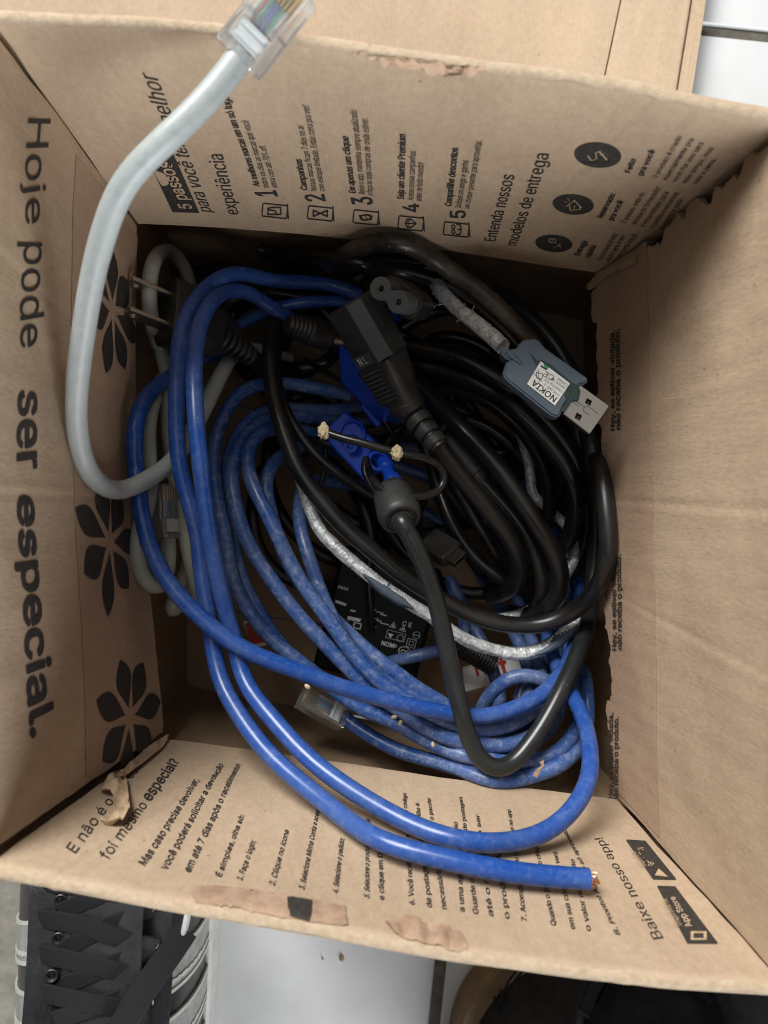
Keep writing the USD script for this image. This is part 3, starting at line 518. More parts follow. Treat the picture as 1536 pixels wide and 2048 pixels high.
# the dusty blue coil of six turns with a plug on its end
cable('coil', 6.0, [(700, 790, 352), (600, 770, 345), (530, 766, 340), (475, 790, 332), (442, 840, 326), (427, 895, 322), (428, 955, 320), (438, 1015, 319), (450, 1061, 319), (461, 1140, 319), (480, 1192, 318), (521, 1255, 316), (575, 1305, 314), (640, 1355, 312), (696, 1401, 311), (748, 1428, 310), (800, 1450, 308), (852, 1481, 306), (917, 1508, 303), (974, 1520, 303), (1044, 1528, 304), (1103, 1512, 306), (1145, 1475, 312), (1158, 1420, 322), (1140, 1340, 340), (1140, 1230, 358), (1120, 1080, 372), (1040, 920, 378), (900, 830, 380), (780, 800, 374),
    (660, 822, 358), (545, 818, 346), (492, 848, 336), (463, 895, 328), (455, 950, 325), (458, 1010, 325), (463, 1070, 325), (475, 1130, 325), (490, 1172, 324), (511, 1213, 323), (542, 1265, 322), (590, 1320, 320), (670, 1375, 318), (740, 1418, 316), (813, 1452, 314), (880, 1478, 311), (940, 1497, 311), (1000, 1502, 311), (1060, 1490, 313), (1105, 1448, 320), (1127, 1385, 332), (1112, 1300, 350), (1110, 1200, 364), (1080, 1060, 376), (1000, 940, 382), (880, 870, 382), (760, 850, 374),
    (640, 838, 356), (550, 832, 341), (498, 862, 331), (472, 902, 322), (464, 945, 316), (467, 990, 312), (478, 1035, 310), (492, 1078, 309), (517, 1123, 308), (542, 1158, 307), (563, 1188, 306), (605, 1240, 305), (655, 1293, 304), (705, 1345, 304), (745, 1382, 304), (805, 1424, 305), (855, 1458, 304), (907, 1480, 303), (974, 1492, 304), (1020, 1490, 306), (1072, 1470, 309), (1102, 1435, 316), (1116, 1385, 328), (1095, 1300, 350), (1085, 1180, 366), (1040, 1060, 376), (960, 960, 384), (850, 900, 384), (740, 890, 372),
    (640, 872, 352), (592, 857, 343), (545, 857, 334), (511, 872, 325), (495, 905, 319), (498, 950, 313), (512, 985, 310), (530, 1020, 308), (550, 1060, 307), (575, 1115, 306), (613, 1180, 304), (650, 1228, 303), (690, 1285, 302), (735, 1340, 302), (787, 1385, 303), (850, 1420, 304), (905, 1447, 304), (955, 1458, 304), (1005, 1455, 306), (1048, 1436, 310), (1080, 1405, 318), (1080, 1340, 335), (1050, 1240, 358), (1000, 1120, 374), (930, 1000, 384), (820, 940, 386), (700, 910, 372),
    (620, 890, 352), (572, 905, 338), (541, 932, 330), (531, 975, 324), (540, 1020, 321), (552, 1065, 319), (579, 1133, 316), (616, 1185, 314), (655, 1228, 312), (696, 1265, 310), (735, 1302, 308), (787, 1341, 307), (839, 1380, 307), (891, 1410, 308), (945, 1443, 310), (995, 1446, 312), (1045, 1420, 318), (1062, 1372, 330), (1040, 1290, 352), (980, 1180, 374), (900, 1060, 386), (800, 1000, 386), (710, 970, 366),
    (650, 962, 349), (612, 966, 339), (600, 1000, 332), (598, 1040, 327), (611, 1095, 321), (631, 1155, 316), (656, 1220, 311), (700, 1295, 306), (743, 1343, 304), (787, 1374, 304), (840, 1404, 305), (900, 1432, 308), (950, 1470, 314), (1010, 1476, 318), (1065, 1452, 324), (1100, 1410, 334), (1120, 1340, 348), (1160, 1330, 345), (1174, 1385, 332), (1176, 1440, 322), (1158, 1497, 311), (1116, 1533, 305), (1080, 1547, 303), (1032, 1560, 302), (985, 1562, 302), (927, 1540, 306), (852, 1518, 311), (800, 1503, 315), (761, 1484, 319), (722, 1460, 324), (684, 1432, 328)])
# two shorter blue ends seen deep on the right and behind the loops
cable('b3', 5.8, [(740, 1335, 356), (784, 1323, 346), (830, 1313, 343), (876, 1301, 345), (930, 1272, 358), (925, 1225, 366), (894, 1150, 374), (915, 1188, 369), (950, 1261, 362), (974, 1300, 357), (986, 1343, 352), (995, 1371, 347), (1004, 1406, 340), (985, 1440, 338), (958, 1425, 328), (978, 1390, 323), (1009, 1360, 321), (1044, 1348, 321), (1079, 1355, 321), (1105, 1366, 323), (1122, 1396, 328), (1105, 1440, 338), (1062, 1450, 346), (1032, 1404, 348), (1049, 1371, 349), (1059, 1343, 351), (1057, 1312, 354), (1053, 1272, 358), (1050, 1230, 365), (1040, 1160, 374)])
cable('b4', 5.4, [(430, 690, 352), (474, 652, 347), (535, 622, 346), (585, 608, 349), (640, 602, 354), (720, 606, 362), (800, 640, 370)])
# grey cable: the plug end, a drop along the left flap, a bend and a dive
cable('g1', 6.5, [(482, 112, 186), (463, 138, 185), (420, 192, 183), (340, 272, 182), (290, 318, 183), (252, 362, 185), (224, 418, 191), (203, 482, 199), (182, 570, 208), (165, 680, 218), (152, 800, 229), (157, 880, 240), (175, 938, 255), (205, 973, 270), (240, 984, 279), (290, 962, 284), (338, 930, 292), (368, 890, 300), (398, 838, 307), (430, 772, 317), (455, 725, 329), (478, 702, 344), (520, 700, 358), (580, 720, 368)], pin=60)
cable('g2', 6.0, [(400, 660, 362), (386, 600, 356), (375, 545, 350), (352, 507, 345), (326, 496, 340), (305, 522, 338), (298, 580, 338), (302, 640, 336), (318, 690, 328), (332, 735, 320), (337, 790, 314), (336, 850, 312), (342, 910, 312), (352, 970, 310), (364, 1030, 308), (373, 1090, 307), (385, 1140, 308), (396, 1185, 312), (410, 1230, 325), (430, 1280, 340)])
cable('g3', 6.0, [(322, 760, 322), (306, 800, 312), (296, 850, 304), (298, 910, 297), (302, 960, 292), (297, 1010, 289), (281, 1050, 287), (272, 1095, 286), (280, 1145, 286), (300, 1174, 288), (322, 1176, 294), (335, 1150, 300), (338, 1110, 304), (336, 1078, 305)])
cable('g4', 6.0, [(390, 1080, 318), (372, 1140, 320), (350, 1195, 322), (338, 1226, 322), (352, 1222, 326), (376, 1160, 330), (380, 1060, 334), (360, 960, 336)])
# black cords
cable('k1', 7.2, [(660, 530, 345), (700, 503, 330), (741, 489, 320), (788, 484, 311), (827, 494, 305), (866, 517, 301), (918, 553, 300), (970, 590, 301), (1009, 627, 303), (1048, 665, 307), (1088, 712, 315), (1125, 775, 327), (1152, 850, 338), (1166, 940, 346), (1168, 1030, 353), (1150, 1120, 362), (1090, 1200, 370)])
cable('k2', 6.8, [(520, 500, 358), (580, 509, 345), (658, 516, 335), (736, 529, 327), (801, 542, 321), (866, 559, 317), (918, 580, 316), (970, 618, 318), (1020, 668, 324), (1065, 730, 334), (1095, 800, 345), (1105, 880, 356)])
cable('k3', 7.4, [(740, 700, 350), (800, 688, 336), (866, 702, 326), (918, 716, 321), (970, 741, 319), (1020, 776, 320), (1075, 826, 325), (1130, 890, 330), (1160, 950, 334), (1174, 1010, 338), (1170, 1080, 346), (1140, 1150, 358)])
cable('k3b', 7.8, [(780, 730, 352), (850, 733, 338), (905, 747, 330), (965, 773, 324), (1022, 811, 320), (1074, 860, 318), (1113, 906, 318), (1139, 945, 319), (1152, 992, 322), (1150, 1041, 328), (1134, 1084, 336), (1090, 1130, 352)])
cable('k4', 6.2, [(840, 790, 354), (895, 776, 344), (935, 784, 338), (983, 806, 334), (1022, 837, 333), (1057, 876, 335), (1085, 925, 340), (1100, 985, 347), (1095, 1050, 356)])
cable('k5', 8.0, [(800, 730, 350), (830, 757, 339), (858, 788, 329), (890, 823, 320), (915, 848, 315), (944, 879, 311), (996, 934, 308), (1035, 990, 308), (1069, 1042, 309), (1095, 1082, 311), (1115, 1121, 314), (1121, 1160, 320), (1112, 1200, 330), (1075, 1228, 342), (1015, 1226, 354)])
cable('k6', 7.5, [(874, 890, 296), (895, 921, 298), (922, 953, 301), (957, 997, 305), (996, 1044, 309), (1022, 1081, 313), (1037, 1119, 319), (1038, 1155, 327), (1016, 1184, 339), (975, 1190, 352)])
cable('k7', 5.8, [(955, 952, 322), (978, 978, 320), (1022, 1024, 319), (1054, 1070, 319), (1073, 1114, 321), (1084, 1158, 327), (1082, 1198, 337), (1055, 1222, 350)])
cable('k8', 5.4, [(860, 925, 352), (872, 960, 345), (886, 1000, 341), (908, 1056, 337), (946, 1112, 334), (986, 1146, 334), (1022, 1168, 338), (1060, 1192, 347)])
cable('k8b', 5.0, [(885, 925, 346), (900, 955, 338), (920, 990, 333), (946, 1032, 331), (978, 1084, 331), (1004, 1130, 337), (1010, 1170, 348)])
cable('k9', 7.3, [(640, 590, 364), (590, 605, 356), (555, 640, 345), (541, 694, 332), (546, 785, 321), (560, 838, 317), (580, 898, 314), (606, 955, 312), (645, 1003, 311), (684, 1050, 311), (736, 1094, 312), (788, 1138, 314), (827, 1165, 315), (892, 1205, 318), (939, 1229, 319), (997, 1247, 320), (1056, 1252, 320), (1103, 1245, 320), (1150, 1221, 319), (1187, 1188, 318), (1208, 1150, 318), (1217, 1095, 320), (1214, 1030, 324), (1205, 960, 332), (1185, 900, 345)])
cable('k10', 4.2, [(575, 660, 345), (553, 705, 334), (553, 750, 328), (567, 811, 321), (603, 874, 318), (640, 919, 319), (697, 962, 323), (736, 988, 328), (790, 1012, 338)])
cable('ku', 6.9, [(808, 1052, 280), (822, 1075, 279), (838, 1108, 281), (857, 1155, 284), (880, 1230, 288), (894, 1300, 291), (910, 1371, 293), (927, 1441, 294), (945, 1495, 294), (970, 1530, 294), (997, 1540, 294), (1025, 1529, 295), (1056, 1493, 296), (1084, 1453, 298), (1110, 1406, 301), (1133, 1359, 306), (1154, 1312, 314), (1170, 1262, 328), (1180, 1220, 338), (1186, 1158, 342), (1190, 1106, 340), (1192, 1054, 338), (1190, 989, 336), (1187, 924, 332), (1180, 860, 328), (1162, 790, 324), (1128, 718, 322), (1085, 658, 323), (1038, 615, 328), (990, 582, 338)])
cable('w1', 2.6, [(610, 720, 352), (650, 742, 344), (684, 763, 336), (712, 785, 331), (748, 818, 330), (775, 850, 336), (800, 900, 350)])
cable('w2', 3.4, [(738, 1120, 352), (738, 1180, 350), (742, 1230, 350), (744, 1290, 351), (735, 1330, 356)])
cable('w3', 2.2, [(640, 870, 345), (655, 920, 340), (640, 970, 340), (630, 1010, 348)])
cable('w4', 4.2, [(560, 870, 356), (620, 880, 342), (680, 895, 338), (730, 925, 342)])
# filler cords added low in the box to darken the gaps
def loop(cx, cy, a, b, rot, D, n=14, amp=.06, turns=1.0, seed=0):
    th = np.linspace(0, 2 * np.pi * turns, int(n * turns) + 1); r = 1 + amp * np.sin(3 * th + seed) + amp * np.cos(2 * th + 2 * seed)
    x, y = a * np.cos(th) * r, b * np.sin(th) * r; c, s = math.cos(rot), math.sin(rot)
    return [(cx + X * c - Y * s, cy + X * s + Y * c, D + 6 * math.sin(t * 1.7 + seed)) for X, Y, t in zip(x, y, th)]
for i, (cx, cy, a, b, rr, D, tn) in enumerate([(640, 720, 190, 120, .5, 372, 1.9), (930, 760, 170, 130, .8, 372, 1.9), (900, 1000, 200, 130, 1.1, 376, 2.8), (650, 960, 170, 110, 1.2, 378, 1.8), (760, 860, 260, 170, .9, 384, 1.9), (560, 660, 130, 70, .2, 360, 1.8), (1010, 900, 120, 170, -.3, 380, 1.9), (960, 860, 120, 200, -.5, 366, 1.9), (980, 1000, 100, 170, -.4, 368, 1.9), (900, 640, 200, 70, .35, 366, 1.9), (480, 620, 110, 80, .5, 368, 1.9), (760, 560, 210, 40, .1, 372, 1.9), (620, 1040, 110, 150, -.3, 382, 1.9)]):
    cable(f'f{i}', 6.2, loop(cx, cy, a, b, rr, D, turns=tn, seed=i, amp=.05))
# silver braided cable of the small adapter
cable('s1', 5.4, [(598, 950, 340), (612, 985, 331), (618, 1010, 326), (626, 1035, 323), (646, 1070, 320), (690, 1112, 318), (740, 1152, 317), (790, 1190, 317), (850, 1224, 319), (920, 1274, 322), (985, 1300, 324), (1040, 1310, 325), (1085, 1299, 326), (1120, 1275, 327), (1152, 1246, 332), (1180, 1215, 345), (1160, 1180, 358)], pin=30)
cable('s2', 4.4, [(985, 1240, 356), (1012, 1234, 350), (1048, 1226, 346), (1082, 1204, 342), (1110, 1180, 341), (1136, 1147, 341), (1152, 1108, 342), (1140, 1060, 352), (1100, 1020, 362), (1062, 988, 356), (1062, 950, 350), (1056, 915, 352), (1040, 870, 360)])
cable('s3', 5.0, [(1006, 693, 281), (990, 678, 283), (960, 653, 288), (930, 630, 294), (905, 609, 300), (888, 590, 306), (872, 566, 318), (850, 548, 334)], pin=30)

# planes of the room inside the box: nothing may pass the flaps, walls or floor
PL = []
for F in FL.values():
    es = unit(F.r1 - F.r0); wn = unit(np.cross(es, [0, 0, 1.0])); wn = wn if wn @ F.n > 0 else -wn
    PL.append((F.n, (F.i0 + F.i1) / 2 - F.n * F.ib * .6, wn, (F.r0 + F.r1) / 2 - wn * (2 * RR + .5)))
def deepest(q, r):
    d = np.column_stack([(q[:, 0] - 768) / FP, (1024 - q[:, 1]) / FP, -np.ones(len(q))]); best = np.full(len(q), HC - 5.5 - r)
    for fn, fp, wn, wp in PL:
        for n, p, lim in ((fn, fp, 'f'), (wn, wp, 'w')):
            # (o + d*D - p).n = r with o = (0,0,HC)
            den = d @ n; D = (r + .4 - (np.array([0, 0, HC]) - p) @ n) / np.where(np.abs(den) < 1e-6, -1e-6, den)
            ok = den < -1e-6
            if lim == 'f': use = ok & (D < D2 + 2)
            else: use = ok
            best = np.where(use & (D > 0), np.minimum(best, D), best)
    return best
def settle(rounds=160):
    keys = list(CABLES); q = np.vstack([CABLES[k]['q'] for k in keys]); r = np.concatenate([np.full(len(CABLES[k]['q']), CABLES[k]['r']) for k in keys])
    cid = np.concatenate([np.full(len(CABLES[k]['q']), i) for i, k in enumerate(keys)]); idx = np.concatenate([np.arange(len(CABLES[k]['q'])) for k in keys])
    pin = np.concatenate([np.where(np.arange(len(CABLES[k]['q'])) < CABLES[k]['pin'], 1, 0) for k in keys]).astype(bool)
    cap = np.concatenate([deepest(CABLES[k]['q'], CABLES[k]['r']) for k in keys]); D0 = q[:, 2].copy(); D = np.minimum(D0, cap)
    d = np.column_stack([(q[:, 0] - 768) / FP, (1024 - q[:, 1]) / FP, -np.ones(len(q))]); ln = np.linalg.norm(d, axis=1)
    first = np.concatenate([[True], cid[1:] != cid[:-1]]); last = np.concatenate([cid[1:] != cid[:-1], [True]])
    for it in range(rounds):
        p = d * D[:, None]; pairs = cKDTree(p).query_pairs(2 * r.max(), output_type='ndarray')
        i, j = pairs[:, 0], pairs[:, 1]; keep = (cid[i] != cid[j]) | (np.abs(idx[i] - idx[j]) > 14); i, j = i[keep], j[keep]
        v = p[i] - p[j]; u = (d[i] + d[j]) / (ln[i] + ln[j])[:, None]; along = (v * u).sum(1); lat = np.sqrt(np.maximum((v * v).sum(1) - along ** 2, 0))
        R = (r[i] + r[j]) * .97; bad = lat < R; i, j, lat, R = i[bad], j[bad], lat[bad], R[bad]
        need = np.sqrt(R ** 2 - lat ** 2); gap = D[j] - D[i]; sg = np.where(D0[j] >= D0[i], 1., -1.)
        over = np.maximum(need - gap * sg, 0) * .32
        push = np.zeros(len(D)); cnt = np.zeros(len(D))
        np.add.at(push, i, -over * sg); np.add.at(push, j, over * sg); np.add.at(cnt, i, over > 0); np.add.at(cnt, j, over > 0)
        mv = push / np.maximum(cnt, 1) * 1.6; mv[pin] *= .1; D = D + mv
        sm = D.copy(); inner = ~first & ~last; k = np.nonzero(inner)[0]; sm[k] = .5 * D[k] + .25 * (D[k - 1] + D[k + 1]); D = .35 * D + .65 * sm
        D = np.minimum(D + .006 * (D0 - D), cap)
    for s in range(3):
        sm = D.copy(); sm[k] = .5 * D[k] + .25 * (D[k - 1] + D[k + 1]); D = np.minimum(sm, cap)
    for n, key in enumerate(keys):
        c = CABLES[key]; m = cid == n; c['p'] = np.array([P(*x) for x in np.column_stack([q[m, :2], D[m]])])
settle()
def wire(parent, key, mat, name='jacket', sides=14, label=None, lo=0, hi=None, rough=.025):
    c = CABLES[key]; p = c['p'][lo:hi]; n = len(p); s = np.cumsum(np.r_[0, np.linalg.norm(np.diff(p, axis=0), axis=1)])
    r = c['r'] * (1 + rough * 2 * nz(s / 9.0, hash(key) % 7 if False else len(key) + int(s[-1]) % 13, 3))
    return part(parent, name, tube(p, r, sides), mat, smooth=60, label=label)
def along(key, i): p = CABLES[key]['p']; return p[i], unit(p[min(i + 2, len(p) - 1)] - p[max(i - 2, 0)] if 0 <= i < len(p) - 2 else p[-1] - p[-4])

# bright blue cable
t = thing('network_cable', 'bright blue cable with a bare cut copper end lying over the near flap', 'cable', CABLES['a2']['p'][-1])
wire(t, 'a2', BLUE); wire(t, 'a3', BLUE); wire(t, 'b4', BLUE)
e, dr = CABLES['a2']['p'][-1], unit(CABLES['a2']['p'][-1] - CABLES['a2']['p'][-5])
fr = frame(e, dr, (0, 0, 1))
part(t, 'cut_face', put(lathe([(.02, 3.0), (.12, 2.9), (.14, 2.2), (.10, .01)]), fr), WHITEW)
for q in range(8):
    a = q * .785 + .3; r0 = 1.75 if q % 2 else 1.0; c0 = np.array([[-3, r0 * math.cos(a), r0 * math.sin(a)], [.5, r0 * math.cos(a), r0 * math.sin(a)], [1.6 + .7 * (q % 3), r0 * math.cos(a + .3), r0 * math.sin(a + .3)]])
    part(t, 'copper_core', put(tube(c0, .42, 7), fr), COPPER if q % 2 else (ORANGE if q % 4 else WHITEW))
t = thing('network_cable', 'bright blue cable crossing over the other loops, bent at the left wall', 'cable', CABLES['a1']['p'][0])
wire(t, 'a1', BLUE)
t = thing('network_cable', 'dusty blue cable wound in a coil, clear plug on its end', 'cable', CABLES['coil']['p'][-1])
wire(t, 'coil', BLUE2, sides=12)
coil_thing = t
t = thing('network_cable', 'loose dusty blue cable standing in a small ring in the near right corner', 'cable', CABLES['b3']['p'][0])
wire(t, 'b3', BLUE2)

def plug(parent, o, ax, up, wires=True):
    """clear eight-pin plug: o is where the cable enters, ax points to the tip, up is the latch side"""
    m = frame(o, ax, up); W, H, L = 11.7, 7.8, 21.5
    bx = lambda x0, x1, y0, y1, z0, z1, r=.5: put(trimesh.Trimesh(*[np.asarray(a) for a in (lambda q: (q.vertices + [(x0 + x1) / 2, (y0 + y1) / 2, (z0 + z1) / 2], q.faces))(rbox(x1 - x0, y1 - y0, z1 - z0, r))], process=False), m)
    # body as a shell: side walls, floor, roof with a window
    part(parent, 'plug_body', join([bx(0, L, -W / 2, -W / 2 + 1.3, -H / 2, H / 2), bx(0, L, W / 2 - 1.3, W / 2, -H / 2, H / 2), bx(.1, L - .1, -W / 2 + 1.2, W / 2 - 1.2, -H / 2 + .05, -H / 2 + 1.2), bx(.1, 2.2, -W / 2 + 1.2, W / 2 - 1.2, H / 2 - 1.6, H / 2 - .05), bx(8.2, L - .1, -W / 2 + 1.2, W / 2 - 1.2, H / 2 - 1.4, H / 2 - .05), bx(9.5, 10.6, -W / 2 + 1.2, W / 2 - 1.2, -H / 2 + 1.1, H / 2 - 1.3)]), CLEAR, smooth=25)
    part(parent, 'strain_clip', join([bx(2.6, 8.0, -W / 2 + 1.5, W / 2 - 1.5, 1.2, 3.1, .4), bx(3.6, 4.4, -W / 2 + 2.2, W / 2 - 2.2, 3.0, 3.6, .2), bx(6.2, 7.0, -W / 2 + 2.2, W / 2 - 2.2, 3.0, 3.6, .2)]), MILKY, smooth=25)
    part(parent, 'latch', join([bx(-1.5, L - 4, -3.0, 3.0, -H / 2 - 2.2, -H / 2 - 1.0, .4), bx(L - 5, L - 3, -3.0, 3.0, -H / 2 - 1.6, -H / 2, .4)]), CLEAR, smooth=25)
    cols = [ORANGE, WHITEW, GREENW, BLUEW, BLUEW, GREENW, REDW, WHITEW]
    for k in range(8):
        y = (k - 3.5) * 1.05
        part(parent, 'core_wire', put(tube([(1., y * .35, 0), (5, y * .6, .4), (9, y, .5), (L - 3, y, .5)], .48, 7), m), cols[k], smooth=60)
        part(parent, 'contact', bx(L - 6.5, L - 1., y - .17, y + .17, .4, H / 2 + .05, .05), GOLD, smooth=25)
p, dr = CABLES['coil']['p'][-1], unit(P(568, 1366, 322) - CABLES['coil']['p'][-1])
plug(coil_thing, p - dr * 1.5, dr, unit(np.array([.25, .55, .85])))

# grey cable
t = thing('network_cable', 'pale grey cable rising out of the box, clear plug over the far rim', 'cable', CABLES['g1']['p'][0])
wire(t, 'g1', GREY, sides=18)
p0 = CABLES['g1']['p'][0]; ax = unit(P(600, -42, 181) - p0)
plug(t, p0 - ax * 1.0, ax, unit(np.array([.12, -.1, 1.0])))
t = thing('network_cable', 'soiled grey cable bent in loops down by the leaf flowers, its plug half hidden', 'cable', CABLES['g3']['p'][0])
for k in ('g2', 'g3', 'g4'): wire(t, k, GREY2)
p0 = CABLES['g3']['p'][-1]; plug(t, p0, unit(P(333, 985, 306) - p0), unit(np.array([.9, .1, .45])))

# ------------------------------------------------------------------ power cords
def axes(o, tip, face):
    return frame(o, np.asarray(tip) - np.asarray(o), face)
t = thing('power_cable', 'black power cord with a chunky appliance socket lying over the blue plastic', 'power cable', P(720, 690, 300))
wire(t, 'k6', BLACK); 
o, tip = P(805, 795, 300), P(696, 606, 289); m = axes(o, tip, np.array([-.66, -.38, .62])); Ls = np.linalg.norm(tip - o)
SC = np.diag([1, .76, .76, 1.]); m = m @ SC
prof = Polygon([(-13, -9.5), (13, -9.5), (13, 3.5), (7.2, 9.5), (-7.2, 9.5), (-13, 3.5)]).buffer(-1.6).buffer(1.6, quad_segs=6)
def ext_x(poly, x0, x1, bev=.7):
    q = prism(poly, x1 - x0, bev); v = np.asarray(q.vertices); return np.column_stack([v[:, 2] + x0, v[:, 0], v[:, 1]]), np.asarray(q.faces)
def loft(sections):
    """sections: (x, polygon scale y, scale z, exponent) super-ellipses along x"""
    th = np.linspace(0, 2 * np.pi, 40, endpoint=False); vs = []
    for x, a, b, e in sections:
        c, s = np.cos(th), np.sin(th); vs.append(np.column_stack([np.full(40, x), a * np.sign(c) * np.abs(c) ** (2 / e), b * np.sign(s) * np.abs(s) ** (2 / e)]))
    n = len(vs); i, j = np.meshgrid(np.arange(n - 1), np.arange(40), indexing='ij'); q = np.stack([i * 40 + j, (i + 1) * 40 + j, (i + 1) * 40 + (j + 1) % 40, i * 40 + (j + 1) % 40], -1).reshape(-1, 4)
    v = np.vstack(vs + [[[sections[0][0], 0, 0]], [[sections[-1][0], 0, 0]]]); k = np.arange(40); e = (n - 1) * 40
    f = np.vstack([q[:, [0, 2, 1]], q[:, [0, 3, 2]], np.stack([k, (k + 1) % 40, np.full(40, len(v) - 2)], 1), np.stack([e + (k + 1) % 40, e + k, np.full(40, len(v) - 1)], 1)])
    return v, f
part(t, 'socket_head', put(ext_x(prof, Ls - 24.5, Ls), m), PLAST, smooth=28)
part(t, 'socket_body', put(loft([(-4, 8.6, 8.2, 2.2), (-1.5, 9.2, 8.6, 2.3), (3, 10.2, 8.9, 2.8), (9, 11.8, 9.2, 4.), (14, 12.4, 9.1, 6), (Ls - 25.4, 12.6, 9.2, 8), (Ls - 24.6, 12.0, 8.6, 8)]), m), PLAST, smooth=40)
part(t, 'seam', put(ext_x(sbox(-13.1, -.18, -12.5, .18), Ls - 24, Ls - .6, .05), m), PLASTG, smooth=False)
ribs = [put(trimesh.creation.box([1.0, 13.0, .9], trimesh.transformations.translation_matrix([x, 1.0, 8.9 + .035 * x])), m) for x in np.arange(2.5, 16, 1.75)]
part(t, 'grip_panel', put(trimesh.creation.box([15.5, 14.5, .8], trimesh.transformations.translation_matrix([9.2, 1.0, 8.75])), m), PLAST, smooth=False)
for r_ in ribs: part(t, 'grip_rib', r_, PLASTG, smooth=False)
part(t, 'rating_plate', put(trimesh.creation.box([5.0, 12.5, .9], trimesh.transformations.translation_matrix([20.2, 1.0, 9.3])), m), PLASTG, smooth=False)
v, f = text_flat('N L'); v = np.column_stack([18.8 + v[:, 1] * 3., 5. - v[:, 0] * 3., np.full(len(v), 9.85)]); part(t, 'rating_lettering', put((v, f), m), BRAID, smooth=False)
part(t, 'collar', put(lathe([(-6.0, .1), (-6.0, 6.6), (-5.4, 7.3), (-2.2, 7.5), (-1.5, 6.9), (-1.5, .1)]), m @ np.diag([1, 1.27, 1.27, 1.])), PLAST, smooth=30)
p1 = CABLES['k6']['p'][0]; d1 = unit(p1 - (o - unit(tip - o) * 6)); m2 = frame(o - unit(tip - o) * 5, d1, unit(m[:3, 2])); Lr = np.linalg.norm(p1 - m2[:3, 3]) + 2
nseg = 4
for k in range(nseg):
    x0, x1 = k * Lr / nseg, (k + 1) * Lr / nseg - 1.3; r0 = 5.9 - .45 * k
    part(t, 'strain_relief_ring', put(lathe([(x0, .1), (x0, r0 - .4), (x0 + .4, r0), (x1 - .4, r0 - .25), (x1, r0 - .6), (x1, .1)]), m2), PLASTG, smooth=30)
part(t, 'strain_relief_core', put(lathe([(0, .1), (0, 4.0), (Lr, 3.7), (Lr, .1)]), m2), PLAST)

t = thing('power_cable', 'black cord with a two-hole figure-eight socket facing up', 'power cable', P(780, 590, 285))
o, away = P(778, 590, 272), P(860, 578, 312); m = frame(o, away - o, unit(P(798, 604, 284) - P(758, 577, 284))); m[:3, :3] = np.column_stack([unit(away - o), np.cross(unit(P(800, 606, 284) - P(758, 577, 284)), unit(away - o)), unit(P(800, 606, 284) - P(758, 577, 284))])
m = frame(o, np.array([.42, .16, -.89]), unit(P(800, 606, 284) - P(757, 576, 284)))
# profile in (y, z): z runs along the eight
eight = Point(0, -4.2).buffer(4.0, 20).union(Point(0, 4.2).buffer(4.0, 20)).union(sbox(-1.9, -3.6, 1.9, 3.6)).union(sbox(-3.9, -4.2, 0, -2.8)).union(sbox(0, 2.8, 3.9, 4.2))
holes = Point(0, -4.2).buffer(1.45, 12).union(Point(0, 4.2).buffer(1.45, 12))
part(t, 'socket_face', put(ext_x(eight.difference(holes), 0, 9, 0), m), PLASTL, smooth=30)
for z in (-4.2, 4.2): part(t, 'socket_sleeve', put((lambda q: (np.column_stack([q[0][:, 0], q[0][:, 1], q[0][:, 2] + z]), q[1]))(lathe([(1., 1.42), (1., 1.15), (8.5, 1.15), (8.5, .05)], 20)), m), STEEL, smooth=40)
part(t, 'socket_body', put((lambda q: (q[0][:, [0, 1, 2]], q[1]))(loft([(9, 4.6, 8.6, 4), (9.8, 5.2, 9.2, 4), (22, 5.0, 8.8, 3.4), (27, 4., 6.5, 2.4), (30, 3.2, 3.2, 2.)])), m), PLAST, smooth=40)
wire(t, 'k2', BLACK)

t = thing('power_cable', 'thick dusty black cord arching along the far wall of the box', 'power cable', CABLES['k1']['p'][0]); wire(t, 'k1', BLACK2)
t = thing('power_cable', 'thick black cord sweeping round in front of the coiled black cords', 'power cable', CABLES['k9']['p'][0]); wire(t, 'k9', BLACK); wire(t, 'k10', BLACK)
t = thing('power_cable', 'coiled glossy black cords filling the right half of the box', 'power cable', CABLES['k5']['p'][0])
for k in ('k3', 'k3b', 'k5'): wire(t, k, BLACK)
t = thing('power_cable', 'thin black cord ending in a long sleeve with two dimples', 'power cable', CABLES['k7']['p'][0])
wire(t, 'k7', BLACK); wire(t, 'k8', BLACK)
o, tip = P(896, 880, 326), P(963, 962, 322); m = frame(o, tip - o, (0, 0, 1)); L = np.linalg.norm(tip - o)
part(t, 'sleeve', put(lathe([(-2, .1), (-2, 3.6), (0, 4.7), (2, 5.0), (L - 3.6, 4.9), (L - 3.4, 4.2), (L - 2.2, 4.2), (L - 2, 4.6), (L - .4, 4.4), (L + 1, 3.2), (L + 3, 2.6), (L + 3, .1)]), m), PLASTG, smooth=35)
for x in (.33, .62): part(t, 'dimple', put(lathe([(0, .05), (0, .75), (.3, .6), (.3, .05)], 12), frame(o + (tip - o) * x + m[:3, 2] * 4.72, m[:3, 2], m[:3, 0])), INK, smooth=False)
t = thing('black_cable', 'thin black cables running between the thicker cords', 'cable', CABLES['k4']['p'][0])
for k in ('k4', 'k8b'): wire(t, k, BLACK)
t = thing('black_cable', 'thin black wires over the power brick and behind the blue plastic', 'cable', CABLES['w1']['p'][0])
for k in ('w1', 'w2', 'w3', 'w4'): wire(t, k, BLACK, sides=10)
t = thing('black_cable', 'tangled black filler cords added on the bottom of the box to darken the gaps', 'cable', CABLES['f0']['p'][0])
for k in CABLES:
    if k[0] == 'f': wire(t, k, BLACK, sides=10)

